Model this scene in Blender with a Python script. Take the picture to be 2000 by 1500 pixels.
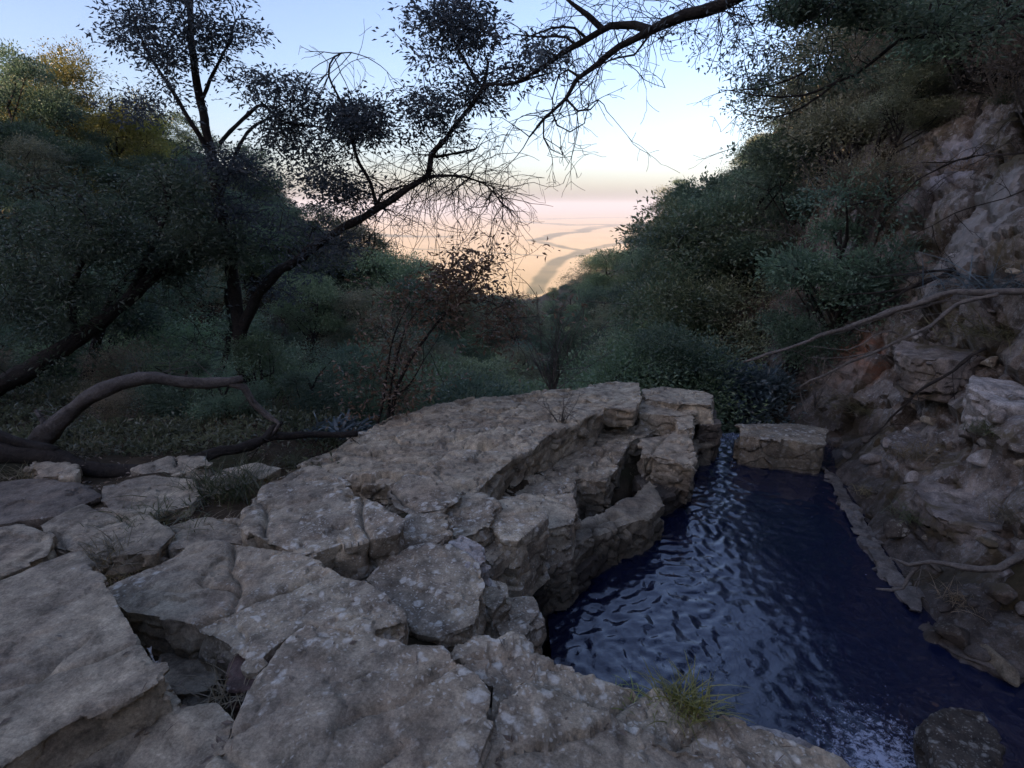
import bpy, bmesh, math, random
import numpy as np
from mathutils import Vector

random.seed(7)
RNG = np.random.default_rng(11)
for o in list(bpy.data.objects):
    bpy.data.objects.remove(o)
scene = bpy.context.scene
col = scene.collection

# ------------------------------------------------------------------ camera, sky, sun, exposure
FPX = 1110.0
CAM = np.array([0.0, 0.0, 1.6])
PITCH = math.atan(350.0 / FPX)
cd = bpy.data.cameras.new('camera')
cam = bpy.data.objects.new('camera', cd)
col.objects.link(cam)
cam.location = CAM
cam.rotation_euler = (math.pi / 2 - PITCH, 0, 0)
cd.sensor_width = 36.0
cd.lens = 36.0 * FPX / 2000.0
cd.clip_start = 0.05
cd.clip_end = 120000
scene.camera = cam

SUN_EL, SUN_AZ = math.radians(17.0), math.radians(230.0)    # azimuth of the sun, clockwise from +Y: behind the camera, to the left
w = bpy.data.worlds.new('World')
scene.world = w
w.use_nodes = True
wn = w.node_tree
wn.nodes.clear()
sky = wn.nodes.new('ShaderNodeTexSky')
sky.sky_type = 'NISHITA'
sky.sun_disc = False
sky.sun_elevation = SUN_EL
sky.sun_rotation = SUN_AZ
sky.altitude = 0
sky.air_density = 1.0
sky.dust_density = 2.0
sky.ozone_density = 4.0
bg = wn.nodes.new('ShaderNodeBackground')
bg.inputs['Strength'].default_value = 0.15
wo = wn.nodes.new('ShaderNodeOutputWorld')
wn.links.new(sky.outputs[0], bg.inputs[0])
wn.links.new(bg.outputs[0], wo.inputs[0])

sd = bpy.data.lights.new('sun', 'SUN')
sd.energy = 5.0
sd.angle = math.radians(0.5)
sd.color = (1.0, 0.87, 0.68)
sun = bpy.data.objects.new('sun', sd)
col.objects.link(sun)
sdir = Vector((math.sin(SUN_AZ) * math.cos(SUN_EL), math.cos(SUN_AZ) * math.cos(SUN_EL), math.sin(SUN_EL)))
sun.rotation_euler = sdir.to_track_quat('Z', 'Y').to_euler()
sun.location = (0, -30, 60)

scene.view_settings.view_transform = 'Standard'
scene.view_settings.look = 'None'
scene.view_settings.gamma = 1
scene.view_settings.use_curve_mapping = False
scene.view_settings.exposure = 1.3
scene.view_settings.use_white_balance = True          # the phone's white balance: warmer, a little magenta
scene.view_settings.white_balance_temperature = 7600
scene.view_settings.white_balance_tint = 27
scene.render.engine = 'CYCLES'
scene.cycles.use_denoising = True
scene.cycles.max_bounces = 8
scene.cycles.diffuse_bounces = 4
scene.cycles.transparent_max_bounces = 4
scene.cycles.volume_bounces = 0
scene.cycles.caustics_reflective = False
scene.cycles.caustics_refractive = False

# ------------------------------------------------------------------ photograph geometry -> world points
cp, sp_ = math.cos(PITCH), math.sin(PITCH)


def ray(px, py):
    dx, dv = px - 1000.0, 750.0 - py
    return np.array([dx, FPX * cp + dv * sp_, -FPX * sp_ + dv * cp])


def PY(px, py, y):                      # point on the sight line at ground distance y
    d = ray(px, py)
    return CAM + d * (y / d[1])


def PL(px, py, z0, sx=0.0, sy=0.0):     # point on the plane z = z0 + sx*x + sy*(y-3)
    d = ray(px, py)
    t = (z0 - 3 * sy - CAM[2]) / (d[2] - sx * d[0] - sy * d[1])
    return CAM + d * t


# ------------------------------------------------------------------ numpy noise
def h3(ix, iy, iz, seed):
    n = (ix.astype(np.int64) * 374761393 + iy.astype(np.int64) * 668265263 + iz.astype(np.int64) * 2147483647 + seed * 974711) & 0xFFFFFFFF
    n = ((n ^ (n >> 13)) * 1274126177) & 0xFFFFFFFF
    n = ((n ^ (n >> 16)) * 2246822519) & 0xFFFFFFFF
    return ((n ^ (n >> 15)) & 0xFFFFFF) / float(0xFFFFFF)


def vnoise(p, seed=0):
    i = np.floor(p)
    f = p - i
    f = f * f * f * (f * (f * 6 - 15) + 10)
    i = i.astype(np.int64)
    r = 0
    for a in (0, 1):
        wa = f[:, 0] if a else 1 - f[:, 0]
        for b in (0, 1):
            wb = f[:, 1] if b else 1 - f[:, 1]
            for c in (0, 1):
                wc = f[:, 2] if c else 1 - f[:, 2]
                r = r + wa * wb * wc * h3(i[:, 0] + a, i[:, 1] + b, i[:, 2] + c, seed)
    return r * 2 - 1


def fbm(p, octv=4, seed=0, gain=0.5):
    r, a = 0, 1.0
    for k in range(octv):
        r = r + a * vnoise(p * (2.03 ** k) + 17.3 * k, seed + k)
        a *= gain
    return r


def voro(p, seed=0):
    """random value of the nearest cell, tilt term, F2-F1"""
    i = np.floor(p).astype(np.int64)
    n = len(p)
    f1 = np.full(n, 9.0); f2 = np.full(n, 9.0)
    rv = np.zeros(n); tl = np.zeros(n)
    for a in (-1, 0, 1):
        for b in (-1, 0, 1):
            for c in (-1, 0, 1):
                x, y, z = i[:, 0] + a, i[:, 1] + b, i[:, 2] + c
                q = np.stack([x + h3(x, y, z, seed), y + h3(x, y, z, seed + 1), z + h3(x, y, z, seed + 2)], 1)
                d = p - q
                e = np.sqrt((d * d).sum(1))
                cl = e < f1
                f2 = np.where(cl, f1, np.minimum(f2, e))
                f1 = np.where(cl, e, f1)
                rv = np.where(cl, h3(x, y, z, seed + 3), rv)
                t = d[:, 0] * (h3(x, y, z, seed + 4) - .5) + d[:, 1] * (h3(x, y, z, seed + 5) - .5) + d[:, 2] * (h3(x, y, z, seed + 6) - .5)
                tl = np.where(cl, t, tl)
    return rv, tl, f2 - f1


def sstep(a, b, x):
    t = np.clip((x - a) / (b - a), 0, 1)
    return t * t * (3 - 2 * t)


# ------------------------------------------------------------------ mesh helpers
def mesh_np(name, V, F, mat=None, smooth=True):
    me = bpy.data.meshes.new(name)
    V = np.asarray(V, np.float32)
    Fs = F if isinstance(F, list) else [F]
    Fs = [np.asarray(f, np.int32) for f in Fs if len(f)]
    me.vertices.add(len(V))
    me.vertices.foreach_set('co', V.ravel())
    nl = sum(f.size for f in Fs)
    npoly = sum(len(f) for f in Fs)
    me.loops.add(nl)
    me.polygons.add(npoly)
    me.loops.foreach_set('vertex_index', np.concatenate([f.ravel() for f in Fs]))
    st, k = [], 0
    for f in Fs:
        st.append(k + np.arange(len(f)) * f.shape[1])
        k += f.size
    me.polygons.foreach_set('loop_start', np.concatenate(st).astype(np.int32))
    me.polygons.foreach_set('use_smooth', np.full(npoly, smooth))
    me.update(calc_edges=True)
    if mat:
        me.materials.append(mat)
    return me


def obj(name, me, parent=None, loc=(0, 0, 0)):
    o = bpy.data.objects.new(name, me)
    col.objects.link(o)
    o.location = loc
    if parent:
        o.parent = parent
    return o


def tag(o, label=None, cat=None, group=None, kind=None):
    if label: o['label'] = label
    if cat: o['category'] = cat
    if group: o['group'] = group
    if kind: o['kind'] = kind
    return o


def thing(name, loc, label, cat, group=None):
    o = bpy.data.objects.new(name, None)
    col.objects.link(o)
    o.location = loc
    o.empty_display_size = 0.2
    return tag(o, label, cat, group)


def normals(V, F):
    N = np.zeros_like(V)
    a, b, c, d = (V[F[:, k]] for k in range(4))
    n = np.cross(c - a, d - b)
    for k in range(4):
        for x in range(3):
            N[:, x] += np.bincount(F[:, k], n[:, x], len(V))
    return N / (np.linalg.norm(N, axis=1, keepdims=True) + 1e-9)


def smooth_np(V, F, it, lam=0.5):
    e = np.concatenate([F[:, [0, 1]], F[:, [1, 2]], F[:, [2, 3]], F[:, [3, 0]]])
    e = np.concatenate([e, e[:, ::-1]])
    cnt = np.bincount(e[:, 0], minlength=len(V)).astype(float)[:, None]
    for _ in range(it):
        S = np.stack([np.bincount(e[:, 0], V[e[:, 1], x], len(V)) for x in range(3)], 1)
        V = V + lam * (S / np.maximum(cnt, 1) - V)
    return V


def catmull(P, step):
    P = np.asarray(P, float)
    if len(P) < 3:
        n = max(2, int(np.linalg.norm(P[-1, :3] - P[0, :3]) / step) + 1)
        t = np.linspace(0, 1, n)[:, None]
        return P[0] * (1 - t) + P[-1] * t
    Q = np.vstack([2 * P[0] - P[1], P, 2 * P[-1] - P[-2]])
    out = []
    for i in range(1, len(Q) - 2):
        n = max(1, int(np.linalg.norm(Q[i + 1, :3] - Q[i, :3]) / step))
        for k in range(n):
            t = k / n
            out.append(0.5 * (2 * Q[i] + (Q[i + 1] - Q[i - 1]) * t + (2 * Q[i - 1] - 5 * Q[i] + 4 * Q[i + 1] - Q[i + 2]) * t * t
                              + (3 * Q[i] - Q[i - 1] - 3 * Q[i + 1] + Q[i + 2]) * t ** 3))
    out.append(P[-1])
    return np.array(out)


class Geo:
    def __init__(s):
        s.V, s.F, s.n = [], [], 0

    def add(s, V, F):
        s.V.append(V)
        s.F.append(np.asarray(F) + s.n)
        s.n += len(V)

    def tube(s, P, R, sides=6, knob=0.0, seed=0):
        P = np.asarray(P, float); R = np.asarray(R, float)
        n = len(P)
        if n < 2:
            return
        T = np.gradient(P, axis=0)
        T /= np.linalg.norm(T, axis=1, keepdims=True) + 1e-9
        up = np.array([0, 0, 1.0]) if abs(T[0, 2]) < .9 else np.array([1.0, 0, 0])
        A = np.cross(T, up)
        bad = np.linalg.norm(A, axis=1) < .15
        A[bad] = np.cross(T[bad], np.array([.3, 1, .1]))
        A /= np.linalg.norm(A, axis=1, keepdims=True)
        B = np.cross(T, A)
        th = np.arange(sides) * 2 * math.pi / sides
        ring = P[:, None] + R[:, None, None] * (A[:, None] * np.cos(th)[None, :, None] + B[:, None] * np.sin(th)[None, :, None])
        V = ring.reshape(-1, 3)
        if knob:
            d = V - np.repeat(P, sides, 0)
            f = 1 + knob * fbm(V / (R.mean() * 2.2), 3, seed)
            V = np.repeat(P, sides, 0) + d * f[:, None]
        i = np.arange(n - 1)[:, None] * sides
        j = np.arange(sides)[None]
        k = (j + 1) % sides
        F = np.stack([i + j, i + k, i + sides + k, i + sides + j], 2).reshape(-1, 4)
        s.add(V, F)
        if sides >= 6:                                   # end caps as fans of quads
            for base, c in ((0, P[0]), ((n - 1) * sides, P[-1])):
                m = s.n
                s.V.append(np.array([c])); s.n += 1
                off = m - n * sides + base if base == 0 else None
                o0 = s.start(base, n, sides, m)
                q = [[m, o0 + a, o0 + (a + 1) % sides, o0 + (a + 2) % sides] for a in range(0, sides - 1, 2)]
                s.F.append(np.array(q))

    def start(s, base, n, sides, m):
        if base == 0:
            s._o = m - n * sides
        return s._o + base

    def mesh(s, name, mat, smooth=True, loc=(0, 0, 0)):
        if not s.V:
            return mesh_np(name, np.zeros((3, 3)), np.array([[0, 1, 2]]), mat)
        return mesh_np(name, np.vstack(s.V) - np.asarray(loc), np.vstack(s.F), mat, smooth)


def unit(v):
    return v / (np.linalg.norm(v, axis=-1, keepdims=True) + 1e-9)


def leaf_quads(P, D, N, L, W, bend=0.15):
    """rhombic leaves: base P, direction D, normal N"""
    D = unit(D); S = unit(np.cross(D, N)); N = np.cross(S, D)
    L = np.asarray(L).reshape(-1, 1) * np.ones((len(P), 1)); W = np.asarray(W).reshape(-1, 1) * np.ones((len(P), 1))
    m = P + D * L * .45 + N * L * bend
    V = np.stack([P, m + S * W * .5, P + D * L, m - S * W * .5], 1).reshape(-1, 3)
    F = np.arange(len(P) * 4).reshape(-1, 4)
    return V, F


# ------------------------------------------------------------------ materials
def new_mat(name):
    m = bpy.data.materials.new(name)
    m.use_nodes = True
    nt = m.node_tree
    b = nt.nodes['Principled BSDF']
    return m, nt, b


def N_(nt, t, **kw):
    n = nt.nodes.new(t)
    for k, v in kw.items():
        if k in ('op',): n.operation = v
        elif hasattr(n, k): setattr(n, k, v)
        else: n.inputs[k.replace('_', ' ')].default_value = v
    return n


def noise(nt, vec, scale, detail=6, rough=.6, dist=0.0):
    n = nt.nodes.new('ShaderNodeTexNoise')
    n.inputs['Scale'].default_value = scale
    n.inputs['Detail'].default_value = detail
    n.inputs['Roughness'].default_value = rough
    n.inputs['Distortion'].default_value = dist
    if vec: nt.links.new(vec, n.inputs['Vector'])
    return n.outputs['Fac']


def ramp(nt, fac, stops, interp='LINEAR'):
    r = nt.nodes.new('ShaderNodeValToRGB')
    r.color_ramp.interpolation = interp
    e = r.color_ramp.elements
    while len(e) < len(stops): e.new(0.5)
    for k, (p, c) in enumerate(stops):
        e[k].position = p
        e[k].color = c if len(c) == 4 else (*c, 1)
    nt.links.new(fac, r.inputs['Fac'])
    return r.outputs['Color']


def g(v): return (v, v, v)


def mix(nt, fac, a, b, mode='MIX'):
    m = nt.nodes.new('ShaderNodeMix')
    m.data_type = 'RGBA'
    m.blend_type = mode
    for s, v in ((m.inputs[0], fac), (m.inputs[6], a), (m.inputs[7], b)):
        if hasattr(v, 'links') or hasattr(v, 'is_linked'): nt.links.new(v, s)
        elif isinstance(v, (int, float)): s.default_value = v
        else: s.default_value = v if len(v) == 4 else (*v, 1)
    return m.outputs[2]


def math_(nt, op, a, b=None):
    m = nt.nodes.new('ShaderNodeMath')
    m.operation = op
    for s, v in ((m.inputs[0], a), (m.inputs[1], b)):
        if v is None: continue
        if isinstance(v, (int, float)): s.default_value = v
        else: nt.links.new(v, s)
    return m.outputs[0]


def bump(nt, b, h, dist, strength=1.0):
    n = nt.nodes.new('ShaderNodeBump')
    n.inputs['Distance'].default_value = dist
    n.inputs['Strength'].default_value = strength
    nt.links.new(h, n.inputs['Height'])
    nt.links.new(n.outputs[0], b.inputs['Normal'])


def attr_obj(nt, name):
    a = nt.nodes.new('ShaderNodeAttribute')
    a.attribute_type = 'OBJECT'
    a.attribute_name = name
    return a.outputs['Fac']


def rock_material(name, base, dark, warm, lich=(.66, .64, .56), bumpd=.007, moss=None, wetz=-1.28):
    m, nt, b = new_mat(name)
    tc = nt.nodes.new('ShaderNodeTexCoord')
    geo = nt.nodes.new('ShaderNodeNewGeometry')
    P = geo.outputs['Position']
    n1 = noise(nt, P, 2.2, 5, .6, .4)
    n2 = noise(nt, P, 9, 8, .68, .2)
    n3 = noise(nt, P, 85, 6, .85)
    c = mix(nt, ramp(nt, n1, [(.36, g(0)), (.62, g(1))]), base, dark)
    c = mix(nt, ramp(nt, noise(nt, P, 1.3, 4, .6, .8), [(.5, g(0)), (.72, g(.75))]), c, warm)
    c = mix(nt, ramp(nt, noise(nt, P, 4.5, 9, .74, 1.2), [(.50, g(0)), (.62, g(.5))]), c, (.13, .10, .078))
    c = mix(nt, .85, c, ramp(nt, n2, [(.32, g(.34)), (.5, g(.95)), (.72, g(1.6))]), 'MULTIPLY')
    c = mix(nt, .6, c, ramp(nt, n3, [(.33, g(.3)), (.5, g(.95)), (.68, g(1.75))]), 'MULTIPLY')
    # lichen: pale crusts in irregular rounded spots
    v = nt.nodes.new('ShaderNodeTexVoronoi')
    v.inputs['Scale'].default_value = 12
    wv = nt.nodes.new('ShaderNodeVectorMath'); wv.operation = 'ADD'
    nz = nt.nodes.new('ShaderNodeTexNoise'); nz.inputs['Scale'].default_value = 14; nz.inputs['Detail'].default_value = 4
    nt.links.new(P, nz.inputs['Vector'])
    sc = nt.nodes.new('ShaderNodeVectorMath'); sc.operation = 'SCALE'; sc.inputs['Scale'].default_value = .09
    nt.links.new(nz.outputs['Color'], sc.inputs[0])
    nt.links.new(P, wv.inputs[0]); nt.links.new(sc.outputs[0], wv.inputs[1])
    nt.links.new(wv.outputs[0], v.inputs['Vector'])
    v2 = nt.nodes.new('ShaderNodeTexVoronoi'); v2.inputs['Scale'].default_value = 43
    nt.links.new(wv.outputs[0], v2.inputs['Vector'])
    spots = math_(nt, 'MAXIMUM', ramp(nt, v.outputs['Distance'], [(.22, g(1)), (.34, g(0))]), ramp(nt, v2.outputs['Distance'], [(.2, g(.8)), (.34, g(0))]))
    area = math_(nt, 'ADD', noise(nt, P, 3.2, 7, .72), math_(nt, 'MULTIPLY', attr_obj(nt, 'lichen'), .38))
    area = math_(nt, 'ADD', area, math_(nt, 'MULTIPLY', math_(nt, 'SUBTRACT', geo.outputs['Pointiness'], .5), 1.6))
    ld = nt.nodes.new('ShaderNodeVectorMath'); ld.operation = 'DISTANCE'              # lichen is thickest by the near corner of the pool
    nt.links.new(P, ld.inputs[0]); ld.inputs[1].default_value = PL(960, 1210, -.5)
    lr = nt.nodes.new('ShaderNodeMapRange'); lr.inputs['From Min'].default_value = .25; lr.inputs['From Max'].default_value = 1.5
    lr.inputs['To Min'].default_value = .26; lr.inputs['To Max'].default_value = -.03
    nt.links.new(ld.outputs['Value'], lr.inputs['Value'])
    area = math_(nt, 'ADD', area, lr.outputs[0])
    am = ramp(nt, area, [(.645, g(0)), (.74, g(1))])
    lm = math_(nt, 'MULTIPLY', spots, am)
    lm = math_(nt, 'MULTIPLY', lm, ramp(nt, noise(nt, P, 45, 4, .7), [(.35, g(.35)), (.6, g(1))]))
    c = mix(nt, math_(nt, 'MULTIPLY', lm, .8), c, lich)
    if moss:
        c = mix(nt, ramp(nt, noise(nt, P, 1.7, 7, .7, .5), [(.50, g(0)), (.60, g(.9))]), c, moss)
    # damp band just above the water
    sep = nt.nodes.new('ShaderNodeSeparateXYZ'); nt.links.new(P, sep.inputs[0])
    zz = math_(nt, 'ADD', sep.outputs['Z'], math_(nt, 'MULTIPLY', noise(nt, P, 5, 4), .35))
    mr = nt.nodes.new('ShaderNodeMapRange'); mr.inputs['From Min'].default_value = wetz; mr.inputs['From Max'].default_value = wetz + .32
    mr.inputs['To Min'].default_value = .38; mr.inputs['To Max'].default_value = 1
    nt.links.new(zz, mr.inputs['Value'])
    c = mix(nt, 1.0, c, mr.outputs[0], 'MULTIPLY')
    nt.links.new(c, b.inputs['Base Color'])
    b.inputs['Roughness'].default_value = .85
    b.inputs['Specular IOR Level'].default_value = .25
    h = math_(nt, 'ADD', math_(nt, 'MULTIPLY', n2, .8), math_(nt, 'MULTIPLY', noise(nt, P, 38, 9, .8), .8))
    h = math_(nt, 'ADD', h, math_(nt, 'MULTIPLY', lm, .12))
    bump(nt, b, h, bumpd, .9)
    return m


M = {}
M['rock'] = rock_material('sandstone', (.42, .355, .255), (.24, .20, .15), (.37, .27, .18))
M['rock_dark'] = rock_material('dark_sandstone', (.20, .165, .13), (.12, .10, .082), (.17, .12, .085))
M['rock_ridge'] = rock_material('ridge_sandstone', (.48, .405, .29), (.29, .24, .175), (.40, .305, .205))
M['rock_pale'] = rock_material('pale_rock', (.42, .385, .35), (.26, .24, .22), (.32, .26, .22), lich=(.5, .5, .48))
M['rock_red'] = rock_material('red_rock', (.17, .10, .085), (.11, .075, .065), (.22, .11, .08))
M['bank'] = rock_material('bank_rock', (.31, .265, .23), (.155, .13, .115), (.21, .15, .10), lich=(.38, .38, .37), bumpd=.02, moss=(.11, .085, .048))


def soil_material():
    m, nt, b = new_mat('soil')
    geo = nt.nodes.new('ShaderNodeNewGeometry'); P = geo.outputs['Position']
    c = ramp(nt, noise(nt, P, 3, 8, .7), [(.3, (.035, .026, .018)), (.5, (.075, .055, .036)), (.7, (.12, .09, .06))])
    c = mix(nt, ramp(nt, noise(nt, P, 40, 5, .7), [(.5, g(0)), (.75, g(.6))]), c, (.17, .12, .075))
    c = mix(nt, ramp(nt, noise(nt, P, 1.1, 5, .6), [(.5, g(0)), (.62, g(.7))]), c, (.05, .055, .025))
    nt.links.new(c, b.inputs['Base Color'])
    b.inputs['Roughness'].default_value = 1
    b.inputs['Specular IOR Level'].default_value = .1
    bump(nt, b, noise(nt, P, 25, 8, .75), .04)
    return m


M['soil'] = soil_material()


def bark_material(name, a, bcol):
    m, nt, b = new_mat(name)
    geo = nt.nodes.new('ShaderNodeNewGeometry'); P = geo.outputs['Position']
    n1 = noise(nt, P, 11, 9, .75, .8)
    n2 = noise(nt, P, 48, 7, .75, .5)
    c = ramp(nt, n1, [(.32, a), (.68, bcol)])
    c = mix(nt, .6, c, ramp(nt, n2, [(.3, g(.5)), (.7, g(1.5))]), 'MULTIPLY')
    nt.links.new(c, b.inputs['Base Color'])
    b.inputs['Roughness'].default_value = .9
    b.inputs['Specular IOR Level'].default_value = .2
    bump(nt, b, math_(nt, 'ADD', n1, math_(nt, 'MULTIPLY', n2, .9)), .035)
    return m


M['bark'] = bark_material('bark', (.030, .025, .022), (.075, .062, .052))
M['bark_pale'] = bark_material('pale_bark', (.10, .085, .075), (.22, .19, .165))
M['bark_dead'] = bark_material('dead_wood', (.13, .11, .095), (.30, .265, .23))


def leaf_material(name, a, b2, trans=.42, rough=.36, spread=.8):
    m, nt, b = new_mat(name)
    geo = nt.nodes.new('ShaderNodeNewGeometry'); P = geo.outputs['Position']
    oi = nt.nodes.new('ShaderNodeObjectInfo')
    c = ramp(nt, noise(nt, P, spread, 5, .7), [(.32, a), (.68, b2)])
    c = mix(nt, .55, c, ramp(nt, noise(nt, P, 9, 3, .6), [(.3, g(.5)), (.7, g(1.55))]), 'MULTIPLY')
    hsv = nt.nodes.new('ShaderNodeHueSaturation')
    mr = nt.nodes.new('ShaderNodeMapRange'); mr.inputs['To Min'].default_value = .46; mr.inputs['To Max'].default_value = .53
    nt.links.new(oi.outputs['Random'], mr.inputs['Value']); nt.links.new(mr.outputs[0], hsv.inputs['Hue'])
    mv = nt.nodes.new('ShaderNodeMapRange'); mv.inputs['To Min'].default_value = .7; mv.inputs['To Max'].default_value = 1.55
    r2 = math_(nt, 'FRACT', math_(nt, 'MULTIPLY', oi.outputs['Random'], 7.31))
    nt.links.new(r2, mv.inputs['Value']); nt.links.new(mv.outputs[0], hsv.inputs['Value'])
    nt.links.new(c, hsv.inputs['Color'])
    nt.links.new(hsv.outputs[0], b.inputs['Base Color'])
    b.inputs['Roughness'].default_value = rough
    b.inputs['Specular IOR Level'].default_value = .8
    tr = nt.nodes.new('ShaderNodeBsdfTranslucent')
    nt.links.new(hsv.outputs[0], tr.inputs[0])
    mx = nt.nodes.new('ShaderNodeMixShader'); mx.inputs[0].default_value = trans
    out = nt.nodes['Material Output']
    nt.links.new(b.outputs[0], mx.inputs[1]); nt.links.new(tr.outputs[0], mx.inputs[2]); nt.links.new(mx.outputs[0], out.inputs['Surface'])
    return m


M['leaf_dark'] = leaf_material('dark_leaf', (0.060, 0.109, 0.077), (0.139, 0.213, 0.122), rough=.52)
M['leaf_green'] = leaf_material('green_leaf', (0.088, 0.154, 0.078), (0.188, 0.259, 0.138))
M['leaf_olive'] = leaf_material('olive_leaf', (0.137, 0.150, 0.090), (0.252, 0.259, 0.158))
M['leaf_teal'] = leaf_material('teal_leaf', (0.058, 0.099, 0.109), (0.121, 0.173, 0.181))
M['leaf_brown'] = leaf_material('brown_leaf', (0.157, 0.115, 0.076), (0.240, 0.210, 0.126))
M['leaf_acacia'] = leaf_material('acacia_leaf', (0.053, 0.075, 0.083), (0.111, 0.138, 0.141), rough=.6)
M['leaf_red'] = leaf_material('reddish_leaf', (.16, .11, .06), (.24, .165, .095))
M['leaf_sun_tinted'] = leaf_material('sun_tinted_leaf', (.15, .175, .04), (.25, .26, .065))  # yellow of low sun on the skyline crowns, put into the leaf colour
M['cover'] = leaf_material('undergrowth_leaf', (0.060, 0.074, 0.042), (0.149, 0.149, 0.084), spread=.5)
M['grass'] = leaf_material('grass_blade', (.17, .22, .05), (.32, .36, .10), spread=6)
M['grass_dry'] = leaf_material('dry_grass_blade', (.13, .10, .055), (.26, .20, .11), spread=6)
M['grass_dark'] = leaf_material('dark_grass_blade', (.045, .06, .025), (.09, .10, .04), spread=6)
M['litter'] = leaf_material('leaf_litter', (.10, .07, .045), (.24, .18, .12), spread=20)

# ------------------------------------------------------------------ terrain
WZ = -1.7                                                # water level
pool_px = [(1392, 872), (1420, 846), (1452, 850), (1610, 908), (1690, 1045), (1770, 1175), (1850, 1275), (2000, 1345), (2250, 1420),
           (2500, 1700), (1900, 1900), (1500, 1560), (1250, 1480), (1080, 1330), (1050, 1165), (1180, 1050), (1290, 1000), (1350, 930)]
POOL = np.array([PL(a, b, WZ)[:2] for a, b in pool_px])


def poly_sd(x, y, poly):
    """signed distance to polygon, negative inside"""
    p = np.stack([x, y], 1)
    d = np.full(len(p), 1e9)
    ins = np.zeros(len(p), bool)
    n = len(poly)
    for i in range(n):
        a, b = poly[i], poly[(i + 1) % n]
        e = b - a
        v = p - a
        t = np.clip((v @ e) / (e @ e), 0, 1)
        q = v - t[:, None] * e
        d = np.minimum(d, np.sqrt((q * q).sum(1)))
        c = ((a[1] > p[:, 1]) != (b[1] > p[:, 1])) & (p[:, 0] < (b[0] - a[0]) * (p[:, 1] - a[1]) / (b[1] - a[1] + 1e-12) + a[0])
        ins ^= c
    return np.where(ins, -d, d)


PLAIN_Z = -200.0
# crest lines of the two hillsides as seen from the ledge, and the foot of the visible slopes
SKL = ([-50, 0, 130, 330, 480, 600, 700, 850, 1040, 1150, 1240, 1300, 1440, 1540, 1620, 1800, 2050], [110, 110, 170, 240, 310, 420, 470, 560, 580, 520, 450, 370, 330, 180, 80, 20, -10])
LOW = ([-50, 500, 700, 1000, 1250, 1400, 1560, 1700, 1800, 2050], [790, 820, 830, 770, 745, 800, 720, 560, 330, 150])
_cr = np.array([ray(a, b) for a, b in zip(*SKL)])
CREST_U, CREST_V = _cr[:, 0] / _cr[:, 1], _cr[:, 2] / _cr[:, 1]


def valley(x, y):
    fl = np.interp(y, [-100, 8, 12, 30, 100, 300, 1300, 1500, 4000], [-6, -6, -9.5, -13, -20, -54, -206, -208, -260])
    cx = np.interp(y, [0, 30, 100, 300, 1300], [2.6, 3.0, 4.5, 8, 30])
    sl = np.interp(y, [10, 20, 40, 90, 300, 1300], [.36, .45, .60, .56, .42, .05])
    sr = np.interp(y, [8, 14, 22, 32, 60, 120, 300, 1300], [2.4, 2.1, 1.75, 1.45, 1.18, .98, .62, .05])
    d = x - cx
    z = fl + np.where(d < 0, sl * -d, sr * d) * sstep(0, 5, np.abs(d)) ** .5
    cap = np.interp(y, [0, 60, 300, 1300], [34, 30, 5, -190])
    return np.minimum(z, cap + .12 * np.abs(d) * np.interp(y, [0, 300, 900], [1, .6, 0]))


def terrain(x, y, detail=True):
    x = np.asarray(x, float); y = np.asarray(y, float)
    sh = np.shape(x)
    x = x.ravel(); y = y.ravel()
    shelf = -.50 - .20 * np.clip(y - 4, 0, 30) + .10 * np.clip(-x - 5, 0, 40)
    shelf = shelf - .12 * np.clip(x, 0, 6) - .32 * sstep(-2.9, -1.6, x) * sstep(3.4, 4.4, y)
    yedge = np.interp(x, [-6, -3.5, -1.6, 2.2, 4], [9.0, 8.6, 6.2, 8.4, 9.2])
    k = sstep(yedge, yedge + 5.0, y)
    drop = shelf - .9 * np.clip(y - yedge, 0, 9)
    v = valley(x, y)
    z = drop * (1 - k) + v * k
    # right bank behind the modelled rock face
    right = -2.8 + 1.35 * np.clip(x - 5.2 - .0 * y, 0, 40)
    z = np.where(y < 12, np.maximum(z, np.where(x > 4.5, right * (1 - k) + v * k, -99)), z)
    # pool hollow
    near = (np.abs(x - 3) < 14) & (np.abs(y - 4) < 14)
    if near.any():
        sd_ = poly_sd(x[near], y[near], POOL)
        zn = z[near]
        zn = np.minimum(zn, -2.7 + 2.2 * np.clip(sd_ + .05, 0, 9))
        z[near] = zn
    # escarpment behind the viewpoint, out of view; crest raised and notched to steer sunlight
    s_ = x * math.sin(SUN_AZ) + y * math.cos(SUN_AZ)
    back = np.clip(s_ - 15, 0, 50)
    t_ = x * math.cos(SUN_AZ) - y * math.sin(SUN_AZ)
    z = z + .62 * back * sstep(0, 25, back + 3) * (1 + .12 * sstep(28, 20, t_) - .23 * sstep(7, 10, t_) * (1 - sstep(14, 17, t_)) - .58 * sstep(33.5, 36, t_) * (1 - sstep(42, 46, t_)))
    # the hillsides crest where the skyline shows them
    yy = np.maximum(y, 1.0)
    u = x / yy
    v_ = np.interp(u, CREST_U, CREST_V)
    cap = 1.6 + yy * v_ - 6.2 - .25 * np.clip(-.86 - u, 0, 9) * yy
    cap = np.where(u > .64, 1e3, cap)
    z = np.where(y > 13, np.minimum(z, cap + np.clip(17 - y, 0, 9) * 2), z)
    if detail:
        p = np.stack([x, y, 0 * x], 1)
        am = np.interp(np.hypot(x, y), [3, 12, 60, 400], [.03, .22, .6, 4.0])
        z = z + am * fbm(p * .35, 3, 5) * .6 + .05 * fbm(p * 2.1, 3, 9) + np.where(y > 20, fbm(p * .03, 3, 21) * 1.2, 0) * sstep(20, 60, y)
    return z.reshape(sh)


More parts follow.
